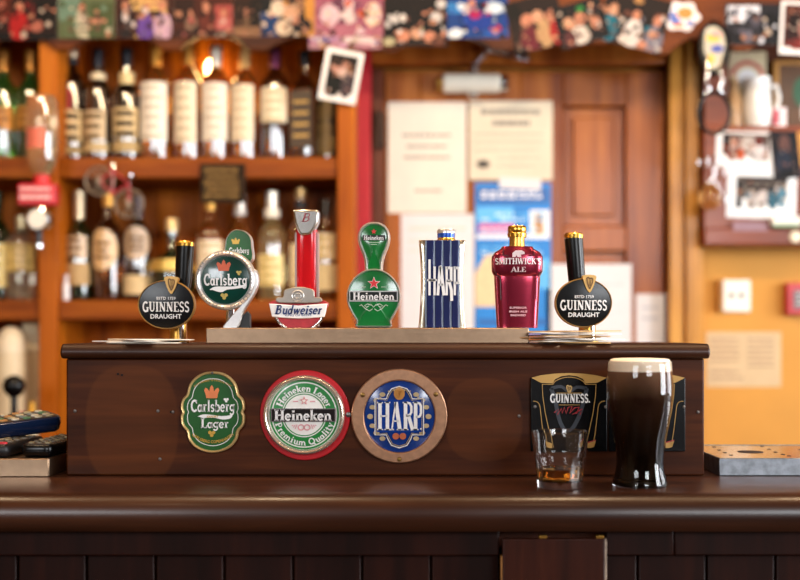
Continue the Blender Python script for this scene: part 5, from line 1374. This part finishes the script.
# ------------------------------------------------------------------ snapshots
SK, SK2 = '#d9a48a', '#e2b89c'
def snapshot(x0, y0, x1, y1, bg, figs, label, rot=0, Y=YV, border=0, bcol='#ece8e4', off=0, name='photograph', cat='photograph', group='photographs pinned along the valance'):
    w = (x1-x0)*Y/F; h = (y1-y0)*Y/F
    mats_ = [cm(bcol, .35, var=.02)]; m = MB(); m.box(-w/2, w/2, -.0010, 0, -h/2, h/2)
    def use(c):
        mm = cm('#%02x%02x%02x' % tuple(int(255*(int(c[i:i+2], 16)/255)**1.5*.92) for i in (1, 3, 5)), .5, var=.2, scale=70, spec=.2)
        if mm not in mats_: mats_.append(mm)
        m.mi = mats_.index(mm)
    iw, ih = w/2-border, h/2-border
    use(bg); m.box(-iw, iw, -.0012, -.0010, -ih+(border*1.2 if border else 0), ih)
    k = 1
    for f in figs:
        use(f[-1]); yf_ = -.0012-.00006*k; k += 1
        if f[0] == 'r':
            _, u0, v0, u1, v1, _c = f
            m.box((u0-.5)*2*iw, (u1-.5)*2*iw, yf_, -.0011, (.5-v1)*2*ih, (.5-v0)*2*ih)
        else:
            u, v, ru, rv, _c = f
            o = ell((u-.5)*2*iw, (.5-v)*2*ih, ru*2*iw, rv*2*ih, 20)
            m.prism([(max(-iw, min(iw, a)), max(-ih, min(ih, b_))) for a, b_ in o], yf_, -.0011)
    rnd = random.Random(sum(map(ord, label)))        # small clutter of a busy snapshot
    pal = [f[-1] for f in figs] + [bg, '#c89a80', '#3a2a22', '#8a6a58', '#d8c8b8', '#241a18']
    for q in range(34):
        u, v = rnd.uniform(.04, .96), rnd.uniform(.15 if y0 >= 0 else .30, .97)
        ru = rnd.uniform(.012, .05); rv = ru*iw/ih*rnd.uniform(.7, 1.8)
        use(rnd.choice(pal)); yf_ = -.0012-.00006*k-.00001*q
        a0 = rnd.uniform(0, PI); o = [(a*math.cos(a0)-b_*math.sin(a0), a*math.sin(a0)+b_*math.cos(a0)) for a, b_ in ell(0, 0, ru*2*iw, rv*2*ih, 10)]
        m.prism([(max(-iw, min(iw, a+(u-.5)*2*iw)), max(-ih, min(ih, b_+(.5-v)*2*ih))) for a, b_ in o], yf_, -.0011)
    o = m.build(name, mats_, smooth=0)
    c = P((x0+x1)/2, (y0+y1)/2, Y); o.location = (c.x, Y-off, c.z); o.rotation_euler = (0, math.radians(rot), 0)
    return tag(o, label, cat, group)
def person(u, v, s_, top, hair='#2a1a14', skin=SK, wide=1.0):
    return [(u, v+.44*s_, .17*s_*wide, .34*s_, top), (u, v-.03*s_, .085*s_, .13*s_, hair), (u, v+.02*s_, .072*s_, .115*s_, skin)]
snapshot(-8, -10, 57.5, 40, '#4a2418', [('r', .62, .1, 1, .8, '#241410'), ('r', 0, .86, 1, 1, '#181010'), ('r', 0, .0, .3, .55, '#7a3c20')] + person(.42, .34, .9, '#c23434') + [(.68, .72, .10, .12, '#c98a78'), (.62, .45, .05, .2, '#7a2c28')], 'photograph of a person in a red top on dark brown, far left of the valance')
snapshot(58.5, -12, 115, 38.5, '#7f8a68', [('r', 0, 0, .4, .6, '#8fa694'), ('r', .55, .3, 1, 1, '#6f7a54')] + person(.42, .40, .75, '#d6cfb8', '#8a6a48') + [('r', .31, .72, .55, .76, '#8a8070'), ('r', .31, .84, .55, .88, '#8a8070'), (.68, .66, .2, .05, SK)], 'photograph of a person in a striped shirt on olive green, second from the left', off=.0012)
snapshot(116, -12, 173, 38.5, '#5a2a14', [('r', .25, .2, .8, .45, '#e6c48c')] + person(.17, .34, .85, '#3a2a2e') + [('r', .1, .6, .24, .64, '#8a7a78'), ('r', .1, .75, .24, .79, '#8a7a78'), (.17, .56, .05, .12, '#eadfdc')] + person(.52, .42, .85, '#8a68b4', '#c8a078') + person(.82, .36, .95, '#d9bccb', '#caa284'), 'photograph of three people in black stripes, purple and pale pink', off=0)
snapshot(174, -12, 232.5, 37.5, '#6a3420', [('r', 0, .2, .35, .7, '#4a2418'), ('r', .7, .35, 1, 1, '#c2706a')] + person(.3, .5, .6, '#a58a78') + person(.55, .42, .7, '#8a4a3a') + person(.85, .5, .7, '#d08a84', '#8a3a30') + [('r', 0, .85, 1, 1, '#5a2c20')], 'brownish-red photograph of seated people, fourth from the left', off=.0012)
snapshot(233.5, -12, 262, 36.5, '#4a2c1c', person(.45, .5, .8, '#8a7058') + [('r', .6, .2, 1, .9, '#2a1a14'), ('r', 0, .8, 1, 1, '#a8866a')], 'narrow brown photograph beside the blue and white group photograph', off=0)
snapshot(261, -12, 316, 36.5, '#20242c', [('r', .0, .5, .32, 1, '#2c5a8a'), ('r', .8, .2, 1, 1, '#d9a860')] + [(.32, .42, .14, .18, '#e8d8c4'), (.55, .52, .15, .16, '#dcb79a'), (.7, .38, .10, .15, '#c29a7c'), (.42, .82, .16, .16, '#e6d2bc'), (.75, .8, .18, .18, '#3a2a2c'), (.62, .66, .07, .09, SK)], 'photograph with pale faces, a blue sleeve and a gold right edge', off=.0012)
snapshot(309, 24, 381, 49, '#b98aa8', [(.2, .5, .14, .3, '#8a7ab0'), (.42, .4, .12, .3, '#d8b0c4'), (.72, .6, .28, .4, '#ecdcd8'), ('r', 0, .75, 1, 1, '#c9a0a8')], 'pale pink and lilac photograph tucked under the washed-out pink one', off=0)
snapshot(315, -12, 383, 37, '#b87a8c', [('r', 0, .75, 1, 1, '#c48a98'), (.22, .55, .15, .22, '#e6ccd0'), (.5, .5, .15, .24, '#e9d6d2'), (.35, .3, .1, .12, '#8a5a70'), (.85, .55, .12, .26, '#f0d8c0'), (.62, .45, .06, .2, '#a06a80'), (.68, .53, .06, .08, '#d8702c')], 'washed-out pink photograph with an orange spot', off=.0024)
o = snapshot(0, 0, 38, 52, '#3a2c26', [(.45, .3, .35, .17, '#d6a898'), (.62, .42, .30, .12, '#e2c8bc'), (.3, .18, .2, .12, '#4a3830'), (.25, .75, .3, .3, '#1c201c'), (.75, .7, .2, .3, '#6a5c60'), (.75, .3, .12, .1, '#a07a60')], 'white-bordered snapshot hanging tilted below the valance', 10.5, border=.0115, off=0, group='photographs pinned along the valance')
c = P(341, 76, YV-.002); o.location = (c.x, YV-.0006, c.z)
snapshot(384, -12, 447.5, 46, '#241d20', [(.18, .55, .05, .07, '#e2dcd6'), (.30, .52, .05, .07, '#f0e8e0'), (.82, .52, .09, .10, '#d9d4d0'), (.9, .28, .08, .08, '#d9d4d0'), (.28, .83, .13, .11, SK), (.52, .78, .09, .11, SK2), (.72, .85, .10, .10, SK), (.08, .93, .10, .07, '#cfc8a8'), (.86, .92, .1, .08, '#8a5a4a')], 'dark photograph of several faces left of the blue one', off=.0012)
snapshot(447.5, -12, 508, 38.5, '#2a62a0', [('r', 0, .3, .25, .5, '#5aa4d6'), ('r', .2, .55, .8, .75, '#1c4a8a'), (.5, .62, .25, .22, '#2c5cae'), (.45, .5, .10, .12, '#c02c78'), (.3, .42, .07, .1, '#e6d6d0'), (.75, .4, .18, .12, '#dfe8ee'), (.12, .9, .13, .1, '#eef2f4'), (.8, .82, .10, .09, '#c23a5a'), (.4, .3, .06, .07, SK), (.6, .36, .06, .08, '#4a2a3a'), ('r', .6, .85, 1, .95, '#3a7ac0')], 'bright blue photograph of people by water, above the door closer', off=0)
snapshot(509, -3, 563, 49, '#3a2420', [(.35, .42, .12, .13, SK), (.55, .4, .11, .13, SK2), (.8, .45, .12, .14, SK), (.35, .78, .2, .25, '#8a3a4a'), (.6, .75, .15, .28, '#d0b08a'), (.85, .78, .15, .25, '#c23a3c'), (.15, .2, .12, .16, '#16100f')], 'photograph of a group in red tilted to the right over the door', 18 and -14, off=.0012)
snapshot(556, 2, 606, 44, '#25242a', [(.25, .45, .11, .15, SK2), (.5, .4, .11, .15, SK), (.42, .78, .2, .22, '#e0d6cc'), (.78, .6, .10, .14, SK), (.2, .8, .13, .2, '#7a4a4c'), (.55, .18, .08, .08, '#4a9a5a')], 'dark photograph of three faces over the right half of the door', -16, off=.0024)
snapshot(601, -6, 667, 47, '#3a2722', [('r', 0, .78, 1, 1, '#4a2430')] + person(.16, .40, .8, '#1f8a9a', '#cfa084', SK2) + person(.52, .38, .85, '#e6ded8') + person(.85, .40, .85, '#98949e', '#8a5a4a') + [(.42, .9, .10, .07, '#e2d6cc'), (.7, .92, .08, .08, SK), (.5, .12, .08, .06, '#c8a070')], 'photograph of people in teal, white and grey at a table', 14, off=.0012)
# sticker
t0 = ell(0, 0, 1, 1, 44)
Ys = YV; k = Ys/F
m = MB(); o_ = [(math.cos(a)*18*k*(1+.10*math.cos(6*a+.6)), math.sin(a)*14.5*k*(1+.10*math.cos(6*a+.6))) for a in [2*PI*i/60 for i in range(60)]]
m.prism(o_, -.002, 0); m.mi = 1; m.prism(ell(4*k, 3*k, 8*k, 6*k, 24), -.0026, -.0018); m.mi = 2; m.prism(catmull([(-12*k,-1*k),(-8*k,6*k),(-5*k,1*k),(0,-6*k),(-8*k,-8*k)], 4), -.0026, -.0018); m.mi = 1; m.prism(ell(-3*k, -9*k, 6*k, 2*k, 20), -.0026, -.0018)
m.mi = 2; m.prism(ell(9*k, -7*k, 4*k, 2.6*k, 20), -.0026, -.0018)
o = m.build('sticker', [cm('#e6dcda', .4), cm('#e87a24', .4), cm('#4a62b0', .4)], bevel=0)
c = P(681, 16.5, Ys); o.location = (c.x, Ys, c.z); tag(o, 'white cut-out sticker with an orange sun and blue shape on the valance', 'sticker')
snapshot(725, 4, 781, 45, '#3a3840', [('r', .04, .04, .62, .45, '#e6e6ea'), (.55, .55, .22, .35, '#55535c'), (.55, .36, .10, .16, '#7a7680'), (.25, .75, .18, .2, '#2a2830'), (.8, .6, .18, .4, '#1c1b20'), (.4, .8, .1, .15, '#8a8690')], 'black and white photograph of a figure, right of the hanging black loop', off=0)
snapshot(780, 2, 824, 55, '#7a4a3a', [(.3, .35, .2, .16, '#3a2420'), (.25, .65, .2, .2, '#4a2c28'), (.6, .5, .2, .25, '#c0958a'), (.5, .85, .4, .12, '#9a4a44')], 'white-bordered photograph of dark-haired people at the top right corner', 3, border=.008, off=.0012)

# ------------------------------------------------------------------ mahogany wall cabinet at the right
yw = 3.0
cb = thing('wall_cabinet', 'mahogany wall cabinet with an open shelf, at the right above the yellow wall', 'cabinet', (0, 0, 0))
xc0, xc1 = X(704, yw), 1.45
zn = Z(126, yw)
bx('front_panel', W_mahog, xc0, xc1, yw, yw+.02, Z(245, yw), zn-.016, .003, cb)
bx('bottom_rail', W_mahog, xc0-.004, xc1, yw-.014, yw, Z(246, yw), Z(228, yw), .006, cb)
bx('carcass', W_mahog, xc0, xc1, yw+.02, YB, Z(245, yw), zn-.016, .002, cb)
bx('shelf', W_mahog, xc0-.003, xc1, yw-.004, YB, zn-.016, zn, .003, cb)
bx('back_panel', W_frame, xc0, xc1, YB-.012, YB, zn, 2.20, .001, cb)
bx('side_panel', W_frame, xc0, xc0+.018, yw, YB-.012, zn, 2.20, .002, cb)
bx('stile', W_mahog, xc0, X(728, yw), yw-.001, yw+.018, zn, 2.19, .003, cb)
bx('top_panel', W_frame, xc0, xc1, yw, YB, 2.20, 2.215, .002, cb)
GP = 'pictures on the mahogany cabinet'
snapshot(716, 128, 774.5, 168.5, '#7a6a62', [('r', .3, .1, .7, .6, '#d6ccc4'), (.22, .55, .16, .4, '#a06a5a'), (.22, .3, .07, .14, SK), (.40, .72, .08, .22, '#d2763c'), (.78, .68, .18, .36, '#e6e0de'), (.78, .25, .10, .17, '#8a4030'), (.1, .3, .08, .3, '#4a3a38')], 'white-bordered photograph of two people pinned to the mahogany cabinet', 2, Y=yw, border=.016, off=.0012, group=GP)
snapshot(727, 168, 796, 218.5, '#8a8078', [('r', 0, .15, .12, .95, '#2a2422'), (.3, .35, .08, .12, '#3a2a24'), (.5, .35, .08, .12, '#4a3028'), (.7, .35, .08, .12, '#3a2a26'), (.3, .7, .10, .3, '#d0c6c0'), (.5, .7, .10, .3, '#e0d8d4'), (.72, .7, .10, .3, '#5a8a9a'), (.9, .6, .08, .35, '#7aa4b4'), ('r', .15, .02, 1, .15, '#4a3a34')], 'white-framed group photograph on the cabinet, under the one of two people', 2, Y=yw, border=.024, bcol='#dfe2e2', off=0, group=GP)
snapshot(771, 130, 799, 179, '#2c2830', [(.5, .3, .2, .2, '#8a6a62'), (.4, .65, .3, .25, '#3a4458'), (.6, .9, .4, .1, '#1a181c')], 'narrow dark photograph on the cabinet beside the white-bordered one', -6, Y=yw, off=.0024, group=GP)
sheet('card', 790, 128, 830, 166, cm('#c98a3a', .6), 'ochre card at the right edge of the mahogany cabinet', 'card', Y=yw)
sheet('paper_strip', 733, 222, 768, 231, cm('#8a6a74', .5), 'dull mauve paper strip on the bottom rail of the cabinet', 'paper', Y=yw-.014)
t = thing('paper_roll', 'small white roll with a green edge on the bottom rail of the cabinet', 'paper roll', (X(784, yw-.014), yw-.020-.006, Z(222, yw)))
MB().tube([(-14*yw/F, 0, 0), (14*yw/F, 0, 0)], .0125, 18).build('roll', M_white, t)
MB().box(-13*yw/F, 13*yw/F, -.010, .010, -.0155, -.0105).build('green_edge', cm('#8ab48a', .6), t, bevel=.001)
o = MB().lathe([(0,0),(.015,0),(.016,.003),(.012,.007),(0,.008)], 24, M=Matrix.Rotation(PI/2, 4, 'X')).build('round_badge', M_cream); c = P(795, 237, yw-.014); o.location = (c.x, yw-.014, c.z); tag(o, 'round cream button badge at the lower right of the cabinet', 'badge')
# on the cabinet's shelf
yn = 3.03
def shelfpos(u, y=yn): return (X(u, y), y, zn)
t = thing('souvenir_box', 'cream box with a red arch printed on it, behind the white jug', 'box', shelfpos(746, 3.075))
hb = Z(53, 3.075)-zn
MB().box(-19*3.075/F, 18*3.075/F, -.02, .02, 0, hb).build('carton', cm('#d9c9a4', .6, var=.05), t, bevel=.002)
m = MB(); ribbon(m, ell(-1*.0028, hb-.072, .042, .040, 20, .15, PI-.15), .011, -.0212, -.0198, lambda a, b: (a, b)); m.build('red_arch', cm('#c05a52', .5), t)
m = MB(); m.prism(ell(-1*.0028, hb-.075, .028, .026, 24), -.0209, -.0198); m.build('pale_disc', cm('#eceaea', .5), t)
t = thing('white_jug', 'white china jug standing on the cabinet shelf', 'jug', shelfpos(757, 3.028))
hj = Z(79, 3.028)-zn
MB().lathe([(0,0),(.030,0),(.034,.006),(.038,hj*.35),(.036,hj*.6),(.033,hj*.85),(.036,hj),(.033,hj),(.030,hj*.85),(0,hj*.8)], 32).build('jug_body', cm('#efeae2', .2, coat=.5, var=.02), t)
m = MB(); m.tube([(.030,0,hj*.85),(.052,0,hj*.86),(.060,0,hj*.62),(.052,0,hj*.35),(.034,0,hj*.28)], .006, 10); m.build('handle', cm('#efeae2', .2, coat=.5, var=.02), t)
t = thing('stoneware_bottle', 'small brown stoneware bottle left of the white jug', 'bottle', shelfpos(734, 3.03))
MB().lathe([(0,0),(.020,0),(.0215,.004),(.0215,.075),(.010,.105),(.010,.118),(.013,.120),(.013,.128),(0,.128)], 28).build('bottle_body', cm('#a8825a', .4, var=.08, coat=.3), t)
MB().lathe([(0,.127),(.008,.127),(.009,.138),(0,.139)], 16).build('cork', cm('#c8a070', .8), t)
t = thing('trinket_box', 'small pink and white box right of the white jug', 'box', shelfpos(779, 3.02))
MB().box(-.016, .016, -.012, .012, 0, .052).build('carton', cm('#efdcdc', .5), t, bevel=.001)
MB().box(-.0165, -.002, -.0125, .0125, .006, .046).build('pink_band', cm('#c05a66', .5), t)
t = thing('framed_picture', 'ochre wood-framed picture with a green plant, right end of the cabinet shelf', 'picture', shelfpos(800, 3.07))
fw, fh = 27*3.07/F, Z(61, 3.07)-zn
o_ = [(-fw, 0), (fw, 0), (fw, fh), (-fw, fh)]; i_ = inset(o_, .018)
m = MB(); m.ring(o_, i_, -.010, .008); m.build('frame', cm('#b07c38', .45, var=.1), t, bevel=.002, smooth=0)
m = MB(); m.prism(inset(o_, .016), -.002, .006); p_ = m.build('picture_sheet', cm('#5a3a1c', .5, var=.2, scale=20), t, smooth=0)
m = MB(); m.prism(ell(.010, fh*.55, .030, .045, 24), -.0028, -.0015); m.prism(ell(.03, fh*.7, .02, .03, 20), -.0030, -.0015); m.build('painted_plant', cm('#2f5a3a', .5, var=.2), p_)
m = MB(); m.prism(ell(.014, fh*.27, .011, .036, 24), -.0034, -.0015); m.build('painted_bottle', cm('#d6cfc6', .5), p_)

# hanging black loop tag
yh_ = 2.80
t = thing('hanging_opener', 'black looped bar opener with a colourful oval sticker hung from the valance', 'bar opener', (X(714, yh_), yh_, Z(80, yh_)))
kh = yh_/F
def hz(v): return (80-v)*kh
o = ell(0, hz(49), 16.5*kh, 28*kh, 48); o = [(x*(1 if z > hz(49) else 1-.25*((hz(49)-z)/(28*kh))**2), z) for x, z in o]
m = MB(); m.ring(o, inset(o, .009), -.007, .007, True); m.prism(inset(o, .006), -.001, .004); m.build('upper_paddle', M_black, t, smooth=50)
m = MB(); st_ = catmull([(-10.0*kh,hz(40)),(-8*kh,hz(29)),(2*kh,hz(27)),(9*kh,hz(34)),(11*kh,hz(46)),(8*kh,hz(58)),(3*kh,hz(68)),(-5*kh,hz(68)),(-7*kh,hz(58)),(-10*kh,hz(50))], 4)
m.prism(st_, -.0020, 0); lb = m.build('sticker', cm('#b9b09a', .4, var=.2, scale=60), t)
m = MB(); m.prism(ell(-1*kh, hz(38), 7*kh, 4*kh, 20), -.0026, -.0018); m.prism(ell(-3*kh, hz(59), 3*kh, 5*kh, 20), -.0026, -.0018); m.build('yellow_patch', cm('#e0b02c', .4), lb)
m = MB(); m.prism(ell(3*kh, hz(49), 6.5*kh, 4*kh, 20), -.0026, -.0018); m.build('blue_patch', cm('#3a4a9a', .4), lb)
m = MB(); m.prism(ell(2*kh, hz(35), 6*kh, 2*kh, 20), -.0028, -.0018); m.build('pink_patch', cm('#d88a90', .4), lb)
for sg in (-1, 1):
    m = MB(); m.tube(catmull([(sg*8*kh,0,hz(62)),(sg*6*kh,-.004,hz(72)),(sg*8.5*kh,-.004,hz(80)),(sg*5*kh,-.004,hz(88)),(sg*9*kh,0,hz(95))], 4, False), .0035, 10); m.build('wire_link', M_chrome, t)
m = MB(); m.tube([(-10*kh,0,hz(93)), (10*kh,0,hz(93))], .0034, 10); m.build('cross_bar', M_chrome, t)
o = [(math.cos(a)*16*kh, 0, hz(113)+math.sin(a)*20.5*kh) for a in [2*PI*k/40 for k in range(40)]]
m = MB(); m.tube(o, .0052, 12, True); m.build('lower_loop', M_black, t)
m = MB(); m.loft([(-.006, .001, .001), (0, .006, .006), (.006, .001, .001)], 14, 2, (2*kh, -.002, hz(132))); m.build('stud', M_chrome, t)
m = MB(); m.tube([(0, .002, hz(21)), (0, .006, hz(17)), (0, YV-yh_+.004, hz(16))], .0016, 8); m.build('hook', M_chrome, t)

# amber glass ornament
yg_ = 2.94
t = thing('glass_ornament', 'amber glass bulb on twisted chrome rings at the left edge of the mahogany cabinet', 'ornament', (X(712, yg_), yg_, Z(190, yg_)))
kg = yg_/F
def gz(v): return (190-v)*kg
M_ag = cm('#f0c078', .02, trans=.9, var=0)
m = MB(); m.lathe([(0,-13*kg),(6*kg,-12*kg),(10.5*kg,-6*kg),(11.5*kg,0),(10*kg,6*kg),(6*kg,11*kg),(4*kg,14*kg),(0,14*kg)], 28, (-2*kg, 0, gz(197))); m.build('bulb', M_ag, t, smooth=60, label='amber glass bulb')
m = MB(); m.tube([(-2*kg, 0, gz(183)), (3*kg, 0, gz(174)), (2*kg, 0, gz(166)), (8*kg, .01, gz(160))], .0035, 10); m.build('twisted_stem', M_chrome, t)
for (u, v, r_) in ((-9, 163, 5), (0, 161, 5), (7, 171, 5.5), (0, 184, 4.5), (10, 199, 4)):
    m = MB(); m.tube([(u*kg+r_*kg*math.cos(a), -.003, gz(v)+r_*kg*math.sin(a)) for a in [2*PI*k/20 for k in range(20)]], .0020, 8, True); m.build('ring', M_chrome, t)
m = MB(); m.tube([(-9*kg, 0, gz(163)), (0, 0, gz(161)), (7*kg, 0, gz(171)), (10*kg, 0, gz(199))], .0014, 8); m.build('link', M_chrome, t)
m = MB(); m.tube([(8*kg, .01, gz(160)), (11*kg, .03, gz(157)), (12*kg, yw-yg_, gz(157))], .0018, 8); m.build('hook', M_chrome, t)
# ------------------------------------------------------------------ light
def area(name, loc, target, sx, sy, power, col):
    l = bpy.data.lights.new(name, 'AREA'); l.shape = 'RECTANGLE'; l.size = sx; l.size_y = sy; l.energy = power; l.color = col
    o = bpy.data.objects.new(name, l); COL.objects.link(o); o.location = loc
    o.rotation_euler = (Vector(target)-Vector(loc)).to_track_quat('-Z', 'Y').to_euler(); return o
def bulb(name, loc, power, col, r=.05):
    l = bpy.data.lights.new(name, 'POINT'); l.energy = power; l.color = col; l.shadow_soft_size = r
    o = bpy.data.objects.new(name, l); COL.objects.link(o); o.location = loc; return o
DAY = (.93, .96, 1.0); WARM = (1.0, .74, .46)
area('window_light_left', (-1.7, -2.49, 2.15), (-.6, 1.4, 1.2), 1.38, .88, 60, DAY)
area('window_light_right', (1.7, -2.49, 2.15), (.4, 1.4, 1.2), 1.38, .88, 80, DAY)
area('window_light_side', (2.49, .75, 1.55), (.2, 1.3, 1.2), .82, 1.25, 70, DAY)
area('window_light_bar', (2.49, 2.15, 1.55), (0, 2.35, 1.5), 1.1, 1.25, 30, DAY)
for i, x in enumerate((-1.0, -.3, .4, 1.0)): bulb('ceiling_lamp_%d' % i, (x, 1.45, 2.5), 27, WARM, .06)
bulb('bar_lamp_left', (-.55, .5, 2.3), 3, WARM, .05)
bulb('bar_lamp_right', (.35, .5, 2.3), 3, WARM, .05)
w = bpy.data.worlds.new('world'); SC.world = w; w.use_nodes = True
w.node_tree.nodes['Background'].inputs['Color'].default_value = (.9, .95, 1, 1)
w.node_tree.nodes['Background'].inputs['Strength'].default_value = .6

# ------------------------------------------------------------------ camera
c = bpy.data.cameras.new('camera'); c.lens = 50; c.sensor_width = 36; c.sensor_fit = 'HORIZONTAL'
c.shift_y = (HOR-290)/800
c.dof.use_dof = True; c.dof.focus_distance = 1.46; c.dof.aperture_fstop = 2.5
c.clip_start = .02
o = bpy.data.objects.new('camera', c); COL.objects.link(o); o.location = (0, 0, CZ); o.rotation_euler = (PI/2, 0, 0)
SC.camera = o
SC.view_settings.view_transform = 'Standard'; SC.view_settings.look = 'None'
SC.view_settings.exposure = 0.0; SC.view_settings.gamma = 1.0; SC.view_settings.use_curve_mapping = False
SC.cycles.max_bounces = 12; SC.cycles.transmission_bounces = 10; SC.cycles.glossy_bounces = 6
SC.cycles.blur_glossy = 1.0; SC.cycles.sample_clamp_indirect = 6.0
